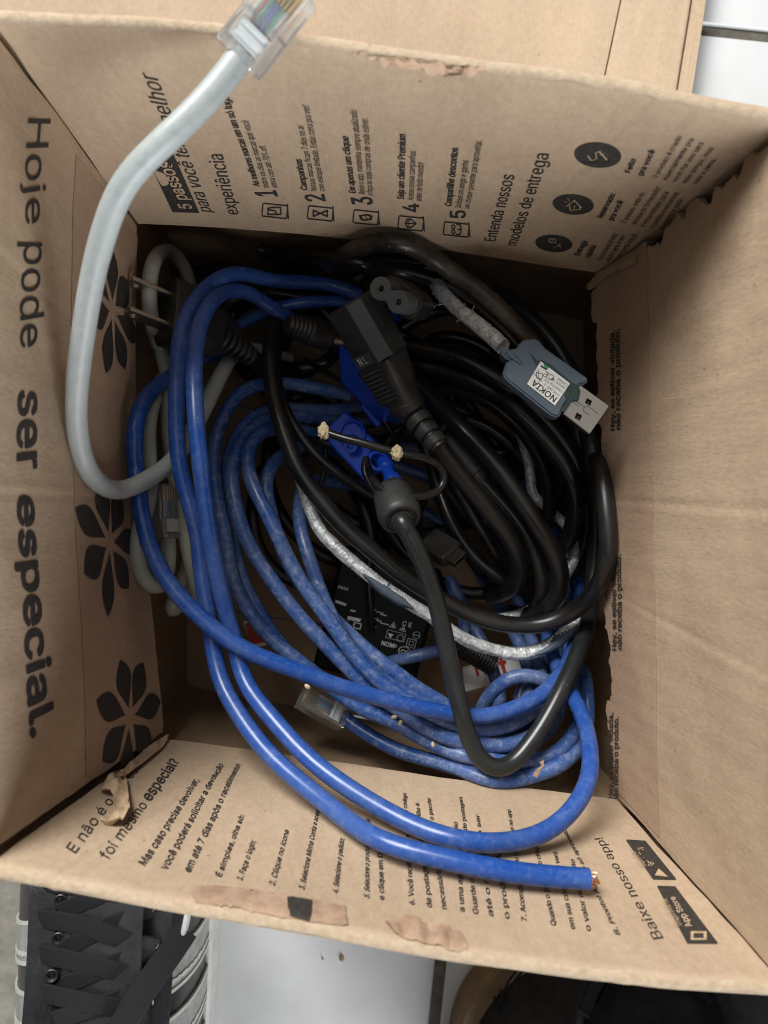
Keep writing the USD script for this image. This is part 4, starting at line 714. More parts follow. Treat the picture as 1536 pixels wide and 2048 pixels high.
t = thing('black_cable', 'thick dark grey cable hanging in a U from a barrel-shaped connector', 'cable', P(800, 1030, 285))
wire(t, 'ku', SLATE, sides=18)
p, dr = CABLES['ku']['p'][0], unit(CABLES['ku']['p'][4] - CABLES['ku']['p'][0])
axd = unit(np.array([.20, -.62, .62])); c0 = P(803, 1040, 283)
m = frame(c0, axd, (1, 0, 0))
part(t, 'barrel', put(lathe([(-17, .1), (-17, 5.5), (-16, 6.6), (-13, 7.6), (-5, 8.2), (-2.2, 8.1), (-.8, 7.7), (0, 6.9), (.15, 5.9), (-.3, 5.5), (-.3, 4.6), (.6, 4.3), (1.4, 4.1), (1.6, .1)], 40), m), PLASTG, smooth=30)
part(t, 'cable_collar', put(lathe([(.4, .1), (.4, 4.5), (1.6, 4.4), (2.0, 3.9), (3.2, 3.7), (3.2, .1)], 28), m), PLAST, smooth=30)
part(t, 'cable_entry', tube(sp([(801, 1037, HC - (c0[2] + .2)), (806, 1047, 279), tuple(CABLES['ku']['q'][1][:2]) + (HC - CABLES['ku']['p'][1][2],), tuple(CABLES['ku']['q'][4][:2]) + (HC - CABLES['ku']['p'][4][2],)], 1.), 3.42, 18), SLATE, smooth=60)

# two-prong plug on the left
t = thing('power_cable', 'black two-prong mains plug with its flat metal prongs against the left flap', 'power cable', P(340, 610, 305))
o = P(350, 630, 303); a = unit(P(272, 598, 291) - o); m = frame(o, a, (.15, .25, 1.0))
part(t, 'plug_body', put(loft([(-30, 5., 5., 2.2), (-22, 9, 6.6, 2.6), (-14, 12.6, 7.6, 3.4), (-4, 13.4, 8.2, 4), (3.4, 13.2, 8.0, 5), (4.2, 12.4, 7.3, 5)]), m), PLAST, smooth=40)
for s in (-6.35, 6.35):
    pr = sbox(0, -3.15, 16.5, 3.15).difference(Point(13.2, 0).buffer(1.5)); q = prism(pr, 1.5, .2); v = np.asarray(q.vertices); v = np.column_stack([v[:, 0] + 4, v[:, 2] - .75 + s, v[:, 1]])
    part(t, 'prong', put((v, q.faces), m), STEEL, smooth=20)
p0, p1 = P(440, 672, 314), P(508, 716, 326); mm = frame(p0, p1 - p0, (0, 0, 1)); L = np.linalg.norm(p1 - p0)
for k in range(6): x = k * L / 6; part(t, 'strain_relief_ring', put(lathe([(x, .1), (x, 5.6 - .35 * k), (x + .3, 6.0 - .35 * k), (x + 1.6, 5.9 - .35 * k), (x + 1.9, 5.5 - .35 * k), (x + 1.9, .1)], 24), mm), PLAST, smooth=30)
part(t, 'cord', tube(sp([(400, 648, 308), (440, 672, 314), (508, 716, 326), (560, 745, 345), (620, 740, 358)]), 3.3, 14), BLACK, smooth=60)
# small barrel plug
t = thing('power_plug', 'small black barrel plug with a ribbed neck in the shade behind the loops', 'plug', P(612, 665, 325))
m = frame(P(598, 655, 322), unit(P(650, 672, 330) - P(598, 655, 322)), (0, 0, 1))
part(t, 'neck', put(lathe([(-6, .1), (-6, 3.0)] + [(x, 3.6 + .2 * k + (.5 if k % 2 else 0)) for k, x in enumerate(np.arange(-5.6, 4, .9))] + [(4.5, 6.), (5, 6.2), (14, 6.2), (15, 5.6), (15, .1)], 28), m), PLAST, smooth=30)
part(t, 'sleeve', put(lathe([(15, .1), (15, 2.75), (24, 2.75), (24, .1)], 20), m), STEEL, smooth=30)

# ------------------------------------------------------------------ small adapter with the braided cable
t = thing('usb_adapter', 'grey-blue data stick with a white label and metal plug on a frayed braid', 'usb adapter', P(1100, 770, 268))
DU = 266.0; nU = unit(np.array([-.03, .05, 1.0])); oU = P(1100, 770, DU)
def onU(pts, dz=0.):   # picture points onto the stick's upper face
    out = []
    for u, v in pts:
        d = np.array([(u - 768) / FP, (1024 - v) / FP, -1.0]); D = ((oU + nU * dz - [0, 0, HC]) @ nU) / (d @ nU); out.append(np.array([0, 0, HC]) + d * D)
    return np.array(out)
axU = unit(np.diff(onU([(1042, 722), (1180, 822)]), axis=0)[0]); mU = frame(oU, axU, nU); inv = np.linalg.inv(mU)
loc = lambda pts: (np.c_[onU(pts), np.ones(len(pts))] @ inv.T)[:, :2]
zc = lambda *ps: [(840 + x / 3.84, 460 + y / 3.84) for x, y in ps]
outline = Polygon(loc(zc((770, 865), (800, 842), (880, 832), (915, 848), (960, 905), (1285, 1135), (1288, 1168), (1255, 1185), (1225, 1188), (1100, 1360), (1075, 1428), (1040, 1434), (1000, 1418), (690, 1172), (648, 1130), (640, 1100), (662, 1020), (690, 1000), (660, 985), (625, 950), (630, 905), (650, 895), (700, 915), (745, 905))))
part(t, 'housing', put(prism(outline.buffer(-.5).buffer(.5), 7.5, .7, -7.5), mU), HOUSE, smooth=30)
part(t, 'cable_ridge', put(tube([np.r_[p, .1] for p in loc(zc((668, 930), (715, 975), (775, 1025)))], [.8, .9, .7], 10), mU), HOUSE, smooth=60)
for pts in (((850, 950), (900, 1010), (930, 1000), (1010, 1040), (1090, 1110), (1160, 1170), (1150, 1190), (1060, 1130), (960, 1050), (890, 1030)), ((1160, 1170), (1215, 1200), (1230, 1240), (1215, 1310), (1170, 1310), (1110, 1400), (1085, 1390), (1130, 1300), (1110, 1270))):
    part(t, 'glue', put(prism(Polygon(loc(zc(*pts))).buffer(.1).simplify(.1), .5, .12, -.1), mU), GLUE, smooth=40)
lab = loc(zc((925, 1010), (1150, 1180), (1035, 1350), (820, 1185)))
lp = part(t, 'label', put(prism(Polygon(lab), .25, 0, .22), mU), WHITE, smooth=False)
def lt(s, p0, p1, h, bold, mat, nm):
    a, b = loc(zc(p0, p1)); v, f = text_flat(s, bold); exx = (b - a) / v[:, 0].max(); upv = np.array([-(b - a)[1], (b - a)[0]]); upv = upv / np.linalg.norm(upv) * h
    w = a + v[:, :1] * exx + v[:, 1:] * upv; part(lp, nm, put((np.column_stack([w, np.full(len(w), .52)]), f), mU), mat, smooth=False)
lt('NOKIA', (1058, 1296), (876, 1150), 2.05, True, INK, 'maker_lettering')
lt('TYPE DKE-2', (1078, 1268), (960, 1178), .95, False, INK, 'lettering'); lt('1088827247530', (1098, 1240), (962, 1140), .95, False, INK, 'lettering')
lt('MADE IN', (1116, 1212), (1015, 1135), .9, False, INK, 'lettering'); lt('CHINA', (1136, 1190), (1060, 1135), .9, False, INK, 'lettering')
lt('CE', (1040, 1128), (962, 1086), 1.9, False, INK, 'lettering')
g = [LineString(loc(zc((870, 1105), (935, 1165)))).buffer(.1), LineString(loc(zc((905, 1072), (915, 1170)))).buffer(.1), Polygon(loc(zc((890, 1095), (945, 1110), (930, 1150), (895, 1140)))).exterior.buffer(.12)]
part(lp, 'bin_symbol', put((lambda q: (np.column_stack([q[0], np.full(len(q[0]), .52)]), q[1]))(tri(shapely.union_all(g))), mU), INK, smooth=False)
for pts, mt in (((928, 1040), (975, 1068), (968, 1080), (922, 1052)), INK), (((948, 1028), (990, 1055), (978, 1070), (950, 1050)), GREEN):
    v, f = tri(Polygon(loc(zc(*pts)))); part(lp, 'colour_mark', put((np.column_stack([v, np.full(len(v), .5)]), f), mU), mt, smooth=False)
sh = loc(zc((1232, 1192), (1452, 1352), (1308, 1560), (1105, 1402))); cs = sh.mean(0)
hole = [Polygon(loc(zc(*q))) for q in (((1285, 1288), (1325, 1310), (1308, 1350), (1268, 1325)), ((1208, 1398), (1248, 1425), (1228, 1465), (1188, 1440)))]
top = Polygon(sh).buffer(-.3).buffer(.3); top = top.difference(shapely.union_all([h.buffer(-.1).buffer(.1) for h in hole]))
shp = part(t, 'plug_shell', join([put(prism(top, .35, 0, -.9), mU), put(prism(Polygon(sh).buffer(-.05), .35, 0, -5.2), mU)] + [put(prism(LineString([sh[a], sh[b]]).buffer(.2, cap_style='flat'), 4.1, 0, -5.0), mU) for a, b in ((0, 1), (2, 3))]), NICKEL, smooth=25)
for h in hole: part(shp, 'shaded_tab', put(prism(h.buffer(-.35), .3, 0, -2.2), mU), INK, smooth=False)  # tabs coloured black to paint the shade inside the shell holes
sx = unit(sh[1] - sh[0]); sy = unit(sh[3] - sh[0]); c0 = (sh[0] + sh[3]) / 2
part(shp, 'shell_seam', join([put(prism(LineString([c0 + sx * a + sy * b, c0 + sx * c + sy * d]).buffer(.11), .06, 0, -.56), mU) for a, b, c, d in ((1, -.3, 5.2, -.3), (5.2, -.3, 5.2, .9), (5.2, .9, 8, .9), (5.2, -.3, 6, -1.4), (6, -1.4, 10.5, -1.2), (.5, .6, 3, .6))]), PLASTG, smooth=False)
part(t, 'plug_tongue', put(prism(Polygon([sh[0] + sy * 1. + sx, sh[1] + sy * 1. - sx * .3, sh[2] - sy * 1. - sx * .3, sh[3] - sy + sx]), 1.9, .1, -4.4), mU), PLAST, smooth=False)

def braid(parent, key, lo=0, hi=None, rs=1.0, name='braided_shield', fray=0.):
    p = CABLES[key]['p'][lo:hi]; u = np.linspace(0, len(p) - 1, (len(p) - 1) * 5 + 1); p = np.column_stack([np.interp(u, np.arange(len(p)), p[:, i]) for i in range(3)])
    for _ in range(6): p[1:-1] = .5 * p[1:-1] + .25 * (p[:-2] + p[2:])
    s = np.cumsum(np.r_[0, np.linalg.norm(np.diff(p, axis=0), axis=1)]); sides = 28
    v, f = tube(p, 1.0, sides, cap=False); th = np.tile(np.arange(sides) / sides * 2 * np.pi, len(p)); ss = np.repeat(s, sides); R = CABLES[key]['r'] * rs
    wv = np.sin(4 * th + ss * 2.1) * np.sin(4 * th - ss * 2.1); lump = (meshkit.fbm(np.column_stack([ss / 7, np.cos(th), np.sin(th)]), 3, 3) - .5)
    base = np.repeat(p, sides, axis=0); v = base + (v - base) * (R * (1 + .085 * wv + .38 * lump))[:, None]
    return part(parent, name, (v, f), BRAID, smooth=50)
braid(t, 's1'); braid(t, 's2'); braid(t, 's3', rs=1.12)
def nearest(key, u, v): return int(np.argmin(np.linalg.norm(px(CABLES[key]['p']) - [u, v], axis=1)))
def patch(key, a, b, lab, rs=1.12):
    i, j = nearest(key, *a), nearest(key, *b); p = CABLES[key]['p'][min(i, j):max(i, j) + 1]; n = len(p); x = np.linspace(0, 1, n)
    th = np.linspace(-1.5, 1.5, 14); tt = np.gradient(p, axis=0); tt /= np.linalg.norm(tt, axis=1, keepdims=True); up = np.array([0, 0, 1.]) - tt * tt[:, 2:3]; up /= np.linalg.norm(up, axis=1, keepdims=True); sd = np.cross(tt, up)
    wdt = np.sin(np.pi * np.clip(x, .02, .98)) ** .5 * (.75 + .7 * nz(x * 7, 3)); R = CABLES[key]['r'] * rs
    def ring(R): return p[:, None] + R * (np.cos(th)[None, :, None] * up[:, None] + 1.0 * np.sin(th[None, :] * wdt[:, None] + .25)[..., None] * sd[:, None])
    A, B = ring(R), ring(R - .35); m = 14; i_, j_ = np.meshgrid(np.arange(n - 1), np.arange(m - 1), indexing='ij'); q = np.stack([i_ * m + j_, (i_ + 1) * m + j_, (i_ + 1) * m + j_ + 1, i_ * m + j_ + 1], -1).reshape(-1, 4); f = np.vstack([q[:, [0, 1, 2]], q[:, [0, 2, 3]]])
    part(t, 'jacket_remnant', (np.vstack([A.reshape(-1, 3), B.reshape(-1, 3)]), np.vstack([f[:, ::-1], f + n * m])), HOUSE, smooth=60, label=lab)
patch('s1', (725, 1142), (832, 1214), 'grey strip of outer jacket left on the braid', 1.3); patch('s1', (1062, 1306), (1160, 1240), 'blotchy grey jacket at the bend', 1.25)
# loose strands
st_ = []
for q in range(110):
    P3 = CABLES['s3']['p']; k = RNG.integers(3, len(P3) - 4); tg = unit(P3[k + 2] - P3[k - 2]) * RNG.choice([-1, 1]); b = P3[k] + np.cross(tg, unit(RNG.normal(0, 1, 3))) * 2.3; b[2] = max(b[2], P3[k][2] - .5); d = unit(tg * 1.2 + RNG.normal(0, .45, 3)); e = unit(RNG.normal(0, 1, 3)); g = np.cross(d, e); L = RNG.uniform(2., 5.5); w_ = RNG.uniform(3, 9); cr = RNG.uniform(.2, 1.3)
    x = np.linspace(0, 1, 16)[:, None]; st_.append(tube(b + d * L * x + e * cr * np.sin(x * w_) * x + g * cr * (1 - np.cos(x * w_)) * x, .11, 5))
part(t, 'loose_strands', join(st_), BRAID, smooth=60)

# ------------------------------------------------------------------ blue plastic pieces
def slab(name, parent, corners, D, thick, mat, bevel=.8, nrm=(0, 0, 1)):
    n = unit(nrm); o = P(*np.mean(corners, 0), D); pts = []
    for u, v in corners:
        d = np.array([(u - 768) / FP, (1024 - v) / FP, -1.0]); pts.append(np.array([0, 0, HC]) + d * (((o - [0, 0, HC]) @ n) / (d @ n)))
    m = frame(o, np.array(pts[1]) - pts[0], n); q = (np.c_[np.array(pts), np.ones(len(pts))] @ np.linalg.inv(m).T)[:, :2]
    part(parent, name, put(prism(Polygon(q).buffer(-.3).buffer(.3), thick, bevel, -thick), m), mat, smooth=30); return m
z4 = lambda *ps: [(580 + x / 3.84, 820 + y / 3.84) for x, y in ps]
t = thing('video_connector', 'bright blue plastic connector block with a round recess and thumbscrew', 'connector', P(700, 900, 320))
m = slab('block', t, z4((420, 0), (645, 230), (560, 535), (290, 250), (288, 130)), 326, 12, BLUEP, .9, (-.25, .1, .93))
c = P(704, 868, 325); fr = frame(c + m[:3, 2] * .15, m[:3, 2], m[:3, 0])
part(t, 'recess_ring', put(lathe([(0, 6.2), (.9, 6.0), (1.1, 5.6), (.9, 5.2), (-.3, 5.0)], 32), fr), BLUEP, smooth=40)
fr2 = frame(P(702, 890, 321), unit(np.array([-.15, -.5, .85])), (1, 0, 0)); part(t, 'screw_post', put(lathe([(-4, 3.1), (1.2, 3.1), (1.6, 2.7), (1.6, 1.6), (.2, 1.5), (.2, .1)], 28), fr2), BLUEP, smooth=35)
p0, p1 = P(760, 908, 322), P(788, 966, 306); fr3 = frame(p0, p1 - p0, (1, 0, 0)); L = np.linalg.norm(p1 - p0)
part(t, 'thumbscrew', put(lathe([(0, .1), (0, 3.4), (L * .5, 3.4), (L * .55, 2.6), (L - 3, 2.6), (L - 2.8, 3.5), (L - .4, 3.7), (L, 3.3), (L, .8), (L - 1., .8), (L - 1., .05)], 30), fr3), BLUEP, smooth=35)
fr4 = frame(P(752, 928, 316), unit(np.array([.25, .3, .9])), (1, 0, 0)); part(t, 'clip_ring', put(lathe([(0, 4.2), (3.5, 4.6), (3.9, 4.1), (3.9, 3.2), (.4, 3.0), (0, 4.2)], 32), fr4), BLUEP, smooth=35)
t = thing('plastic_shell', 'deep blue plastic shell wedged below the chunky black socket', 'plastic case', P(715, 770, 325))
slab('shell', t, [(673, 690), (705, 700), (782, 815), (766, 845), (742, 832), (680, 765)], 330, 16, BLUEP, 1.2, (-.45, -.1, .88))
slab('tab', t, [(718, 812), (727, 806), (760, 846), (752, 854)], 322, 4, BLUEP, .6, (-.3, 0, .95))

# short wire with cream ends, tied round
t = thing('twist_tie', 'short black wire loop with two cream-coloured ends on top of the pile', 'wire tie', P(720, 885, 285))
def rope(pts, d, sides=10): return tube(sp(pts, 1.2), d / 2, sides)
part(t, 'wire', rope([(646, 862, 287), (664, 869, 286), (700, 880, 284), (745, 891, 283), (794, 906, 283), (830, 912, 284), (862, 921, 286), (884, 938, 288), (889, 960, 289), (880, 980, 288), (856, 991, 286), (825, 994, 284), (790, 990, 284), (765, 980, 287), (748, 962, 292), (738, 942, 298), (732, 918, 304)], 3.1), BLACK, smooth=60)
part(t, 'wire', rope([(733, 920, 302), (728, 940, 299), (737, 962, 298), (755, 990, 297), (770, 1010, 300)], 3.1), BLACK, smooth=60)
for (u, v, D, sd) in ((648, 863, 286, 1), (794, 906, 282, 2)):
    q = trimesh.creation.icosphere(3, 1.0); w = q.vertices; w = w * (1 + 1.5 * (meshkit.fbm(w * 1.9 + sd * 5, 3, sd)[:, None] - .45)) * [1.9, 2.6, 1.9]
    part(t, 'end_tip', (w + P(u, v, D), q.faces), CREAM, smooth=50)

# small data plug in the gap
t = thing('data_plug', 'small black plug with a bare metal mouth beneath the barrel connector', 'plug', P(885, 1100, 330))
m = frame(P(880, 1095, 330), unit(P(905, 1108, 326) - P(860, 1080, 334)), unit(np.array([.3, .25, .9])))
part(t, 'grip', put(rbox(15, 12, 7, 1.6), m), PLAST, smooth=30)
part(t, 'shell', join([put((q.vertices + c, q.faces), m) for q, c in ((rbox(5, 7.6, .5, .1), [9.5, 0, 1.2]), (rbox(5, 7.6, .5, .1), [9.5, 0, -1.2]), (rbox(5, .5, 2.6, .1), [9.5, 3.6, 0]), (rbox(5, .5, 2.6, .1), [9.5, -3.6, 0]))]), NICKEL, smooth=25)
part(t, 'cord', tube(sp([(862, 1084, 334), (845, 1070, 340), (835, 1040, 352), (850, 1000, 365)]), 1.8, 10), BLACK, smooth=60)

# power brick with white printing, deep in the box
t = thing('power_brick', 'black power brick with small white approval marks printed on it', 'power adapter', P(740, 1240, 365))
oB = P(756, 1238, 355); exB = unit(np.array([1, -.25, 0])); mB = frame(oB, exB, (.02, .02, 1)); iB = np.linalg.inv(mB)
part(t, 'case', put((lambda q: (q.vertices + [0, 0, -14], q.faces))(rbox(48, 58, 28, 3.)), mB), BRICK, smooth=30)
part(t, 'seam_line', put(rbox(48.4, 58.4, .8, 3.).apply_translation([0, 0, -9]), mB), PLASTG, smooth=False)
def locB(p):
    d = np.array([(p[0] - 768) / FP, (1024 - p[1]) / FP, -1.0]); D = ((oB - [0, 0, HC]) @ mB[:3, 2]) / (d @ mB[:3, 2]); return (np.r_[np.array([0, 0, HC]) + d * D, 1] @ iB.T)[:2]
zb = lambda x, y: locB((540 + x / 3.84, 1120 + y / 3.84))
def printB(polys, nm='printed_mark', z=.12):
    v, f = tri(shapely.union_all(polys)); part(t, nm, put((np.column_stack([v, np.full(len(v), z)]), f), mB), WPRINT, smooth=False)
def ring_(c, r, w=.18): return Point(c).buffer(r).difference(Point(c).buffer(r - w))
def box_(c, a, b, w=.18): q = sbox(c[0] - a, c[1] - b, c[0] + a, c[1] + b); return q.difference(q.buffer(-w))
def txt(s, p, h, bold=False):
    v, f = text_flat(s, bold); return (np.column_stack([v * h + p, np.full(len(v), .14)]), f)
def trib(c, r): q = Polygon([(c[0] + r * math.cos(a), c[1] + r * math.sin(a)) for a in (1.57, 3.67, 5.76)]); return q.difference(q.buffer(-.25)).union(Point(c[0], c[1]).buffer(r * .3))
printB([trib(zb(945, 505), 1.9), trib(zb(1020, 530), 1.9)]); printB([ring_(zb(1125, 578), 1.7), LineString([zb(1100, 572), zb(1150, 584)]).buffer(.15)])
printB([box_(zb(965, 582), 4.4, 1.9), ring_(zb(1000, 600), 1.6, .25), Polygon([zb(905, 560), zb(950, 570), zb(922, 600)])]); printB([box_(zb(1085, 640), 2.1, 2.0, .22), box_(zb(1085, 640), 1.1, 1.0, .2)])
printB([affinity.scale(ring_(zb(1032, 700), 2.1, .25), 1.35, 1.)])
for q in (((505, 305), (590, 335), (580, 355), (500, 325)), ((600, 430), (700, 452), (690, 475), (590, 455)), ((620, 380), (660, 388), (655, 400), (615, 392))): printB([Polygon([zb(*w) for w in q])])
for k in range(7): printB([Polygon(np.array(sbox(-1.0 - k % 3 * .5, -.22, 1.0 + k % 2, .22).exterior.coords) + zb(800 + (k % 3) * 40, 380 + k * 22))])
printB([ring_(zb(620, 485), 1.6), box_(zb(672, 505), 1.7, 1.4, .4)])
for s, p, h, b in (('NOM', (850, 650), 1.9, 1), ('ce', (930, 662), 1.7, 0), ('CCC', (1000, 712), 1.7, 1), ('C E', (1010, 500), 2.1, 1), ('ness', (520, 215), 1.6, 1)):
    part(t, 'printed_lettering', put(txt(s, zb(*p), h, bool(b)), mB), WPRINT, smooth=False)
p0, p1 = P(905, 1285, 345), P(985, 1330, 350); mm = frame(p0, p1 - p0, (0, 0, 1)); L = np.linalg.norm(p1 - p0)
part(t, 'ribbed_neck', put(lathe([(0, .1), (0, 4.5)] + [(x, 4.3 + (.6 if k % 2 else 0)) for k, x in enumerate(np.arange(.4, L, .8))] + [(L, .1)], 26), mm), PLAST, smooth=30)

# leaflet on the box floor
t = thing('leaflet', 'white leaflet with red lettering lying on the bottom of the box', 'leaflet', P(990, 1345, 386))
mL = slab('sheet', t, [(925, 1335), (1050, 1298), (1062, 1345), (1010, 1362), (930, 1384)], 372, .6, WHITE, .1, (0, .12, 1))
for s, p, hgt in (('t', (1003, 1352), 9.), ('n', (950, 1352), 8.)):
    c = P(*p, 371.2); v, f = text_flat(s, True); w = (np.column_stack([v * hgt, np.zeros(len(v))])); part(t, 'red_lettering', put((w, f), frame(c, (1, .28, 0), mL[:3, 2])), REDP, smooth=False)
t = thing('leaflet', 'small red and white paper corner showing under the blue coil', 'leaflet', P(508, 1270, 384))
slab('sheet', t, [(486, 1243), (528, 1238), (545, 1288), (505, 1296)], 388, .5, WHITE, .1); slab('red_band', t, [(490, 1247), (526, 1242), (540, 1282), (502, 1290)], 387.2, .4, REDP, .05)

# crumbs
t = thing('paper_scrap', 'tiny torn paper scrap caught on the free edge of the near flap', 'paper scrap', P(1072, 1546, 292))
q = Polygon([(0, 0), (1.6, 2.2), (3.9, 3.2), (3.6, 5.0), (5.2, 5.6), (5.0, 3.4), (3.2, 1.6), (1.2, -1.6)]); m = frame(P(1066, 1550, 291), (1, .25, .1), (.1, -.3, 1)); part(t, 'scrap', put(prism(q, .4, .1), m), EDGE, smooth=False)

for i, (u, v, D, lab) in enumerate(((615, 1373, 275, 'pale crumb resting on the blue cable just above the lower clear plug'), (788, 1434, 300, 'pale crumb on the dusty coil, upper of two close together'), (800, 1446, 300, 'pale crumb on the dusty coil, lower of two close together'), (866, 1489, 298, 'flat pale crumb on the lowest strands of the dusty coil'))):
    t = thing('crumb', lab, 'crumb', P(u, v, D)); q = trimesh.creation.icosphere(2, 1.0); w = q.vertices * (1 + .6 * (meshkit.fbm(q.vertices * 2 + i, 3, i)[:, None] - .5)) * [1.2, .75, .7]
    a_ = .8 * i - .6; w = w @ np.array([[math.cos(a_), math.sin(a_), 0], [-math.sin(a_), math.cos(a_), 0], [0, 0, 1]]); part(t, 'crumb', (w + P(u, v, D), q.faces), CREAM, smooth=50)
for i, (u, v, r, lab) in enumerate(((683, 1916, 1.6, 'brown dirt crumb on the pale tile below the near flap'), (645, 1917, .5, 'dark speck of dirt on the pale tile, just left of the brown crumb'))):
    t = thing('crumb', lab, 'crumb', P(u, v, HC - .4)); q = trimesh.creation.icosphere(2, 1.0); w = q.vertices * (1 + .8 * (meshkit.fbm(q.vertices * 2 + i + 9, 3, i)[:, None] - .5)) * [r * .8, r * 1.2, .5]
    part(t, 'crumb', (w + P(u, v, HC - .4), q.faces), GROUT if i else TAN, smooth=50)
def cable_text(parent, key, s, u0, u1, h, mat, ang=0., bold=False):
    p = CABLES[key]['p']; i, j = nearest(key, *u0), nearest(key, *u1); sg = 1 if j > i else -1; seg = p[i:j:sg]; L = np.r_[0, np.cumsum(np.linalg.norm(np.diff(seg, axis=0), axis=1))]
    v, f = text_flat(s, bold); x = v[:, 0] / v[:, 0].max() * L[-1]; c = np.column_stack([np.interp(x, L, seg[:, k]) for k in range(3)]); T_ = np.gradient(seg, axis=0); T_ /= np.linalg.norm(T_, axis=1, keepdims=True); tt = np.column_stack([np.interp(x, L, T_[:, k]) for k in range(3)])
    up = np.array([0, 0, 1.]) - tt * tt[:, 2:3]; up /= np.linalg.norm(up, axis=1, keepdims=True); sd = np.cross(up, tt); r = CABLES[key]['r'] * 1.045; th = (v[:, 1] * h - h / 2) / r + ang
    w = c + r * (np.cos(th)[:, None] * up + np.sin(th)[:, None] * sd); part(parent, 'printed_lettering', (w, f), mat, smooth=False)
cable_text(coil_thing, 'coil', '5104 PVA CABLE', (800, 1503), (932, 1541), 1.7, FADED)
# ------------------------------------------------------------------ shoes on the floor
def ribbon(pts, width, th=1.1, twist=0.):
    p = np.array(pts, float); n = len(p); t = np.gradient(p, axis=0); t /= np.linalg.norm(t, axis=1, keepdims=True); up = np.array([0, 0, 1.0]) - t * t[:, 2:3]; up /= np.linalg.norm(up, axis=1, keepdims=True); sd = np.cross(t, up)
    a = np.linspace(0, 1, n) * twist; s2 = sd * np.cos(a)[:, None] + up * np.sin(a)[:, None]; u2 = np.cross(s2, t)
    prof = [(-.5, 0), (-.46, .5), (.46, .5), (.5, 0), (.46, -.5), (-.46, -.5)]; v = np.stack([p + s2 * (x * width) + u2 * (y * th) for x, y in prof], 1); m = 6
    i, j = np.meshgrid(np.arange(n - 1), np.arange(m), indexing='ij'); q = np.stack([i * m + j, (i + 1) * m + j, (i + 1) * m + (j + 1) % m, i * m + (j + 1) % m], -1).reshape(-1, 4)
    f = np.vstack([q[:, [0, 1, 2]], q[:, [0, 2, 3]], [[0, 1, 2], [0, 2, 3], [0, 3, 5], [3, 4, 5]], np.array([[0, 2, 1], [0, 3, 2], [0, 5, 3], [3, 5, 4]]) + (n - 1) * m]); return v.reshape(-1, 3), f
t = thing('sneaker', 'black leather sneaker with flat black laces and grey side stripes', 'shoe', (-132, -210, 0), group='')
YS = [-105, -112, -124, -140, -165, -195, -230, -265, -300, -335]
WS = np.array([18, 30, 38, 43, 45, 45, 44, 42, 40, 38]); HS = np.array([22, 34, 44, 54, 66, 74, 82, 90, 96, 100])
def dims(y): o_ = np.argsort(YS); return np.interp(y, np.array(YS)[o_], WS[o_]), np.interp(y, np.array(YS)[o_], HS[o_])
def shoe(y, ph, off=0.):
    """ph runs 0 (left, at the sole) to pi (right)"""
    y = np.asarray(y, float); w, h = dims(y); c, s = np.cos(np.pi - ph), np.sin(ph); e = 2.5
    x = (w + off) * np.sign(c) * np.abs(c) ** (2 / e) * (1 - .12 * s); z = 14 + (h - 14 + off) * np.abs(s) ** (2 / e)
    return np.stack([-133 + x + .12 * (z - 14), y + 0 * x, z], -1)
def shoetop(x, y):
    ph = np.linspace(0, np.pi, 60); q = shoe(np.full(60, y), ph); return np.interp(x, q[:, 0], q[:, 2])
yy, pp = np.meshgrid(np.linspace(-335, -106, 70), np.linspace(0, np.pi, 44), indexing='ij'); v = shoe(yy, pp)
v = v + (.9 * (meshkit.fbm(v / 14, 3, 4) - .5))[..., None]; i, j = np.meshgrid(np.arange(69), np.arange(43), indexing='ij'); q = np.stack([i * 44 + j, (i + 1) * 44 + j, (i + 1) * 44 + j + 1, i * 44 + j + 1], -1).reshape(-1, 4)
part(t, 'upper', (v.reshape(-1, 3), np.vstack([q[:, [0, 2, 1]], q[:, [0, 3, 2]]])), LEATHER, smooth=True)
o_ = [(-133 - w - 3, y) for y, w in zip(YS, WS)] + [(-133 + w + 3, y) for y, w in zip(YS[::-1], WS[::-1])]
part(t, 'sole', prism(Polygon(o_).buffer(4).buffer(-4), 17, 1.5, .2), RUBBERW, smooth=40)
def side(ph0, ph1, yc, wd, slant, off, th, mat, nm, zig=0.):
    n, m = 26, 9; a, b = np.meshgrid(np.linspace(0, 1, n), np.linspace(-.5, .5, m), indexing='ij'); ph = ph0 + (ph1 - ph0) * a; edge = zig * np.sign(np.sin(a * 90)) * (np.abs(b) > .49) * np.sign(b)
    y = yc + b * wd + slant * a + edge; A, B = shoe(y, ph, off), shoe(y, ph, off - th); i, j = np.meshgrid(np.arange(n - 1), np.arange(m - 1), indexing='ij'); q = np.stack([i * m + j, (i + 1) * m + j, (i + 1) * m + j + 1, i * m + j + 1], -1).reshape(-1, 4); f = np.vstack([q[:, [0, 1, 2]], q[:, [0, 2, 3]]])
    ring = [(k, 0) for k in range(n)] + [(n - 1, k) for k in range(1, m)] + [(k, m - 1) for k in range(n - 2, -1, -1)] + [(0, k) for k in range(m - 2, 0, -1)]; r_ = np.array([x * m + y_ for x, y_ in ring]); k = np.arange(len(r_)); k2 = (k + 1) % len(r_)
    fe = np.vstack([np.stack([r_[k], r_[k2], r_[k2] + n * m], 1), np.stack([r_[k], r_[k2] + n * m, r_[k] + n * m], 1)])
    return part(t, nm, (np.vstack([A.reshape(-1, 3), B.reshape(-1, 3)]), np.vstack([f, f[:, ::-1] + n * m, fe])), mat, smooth=40)
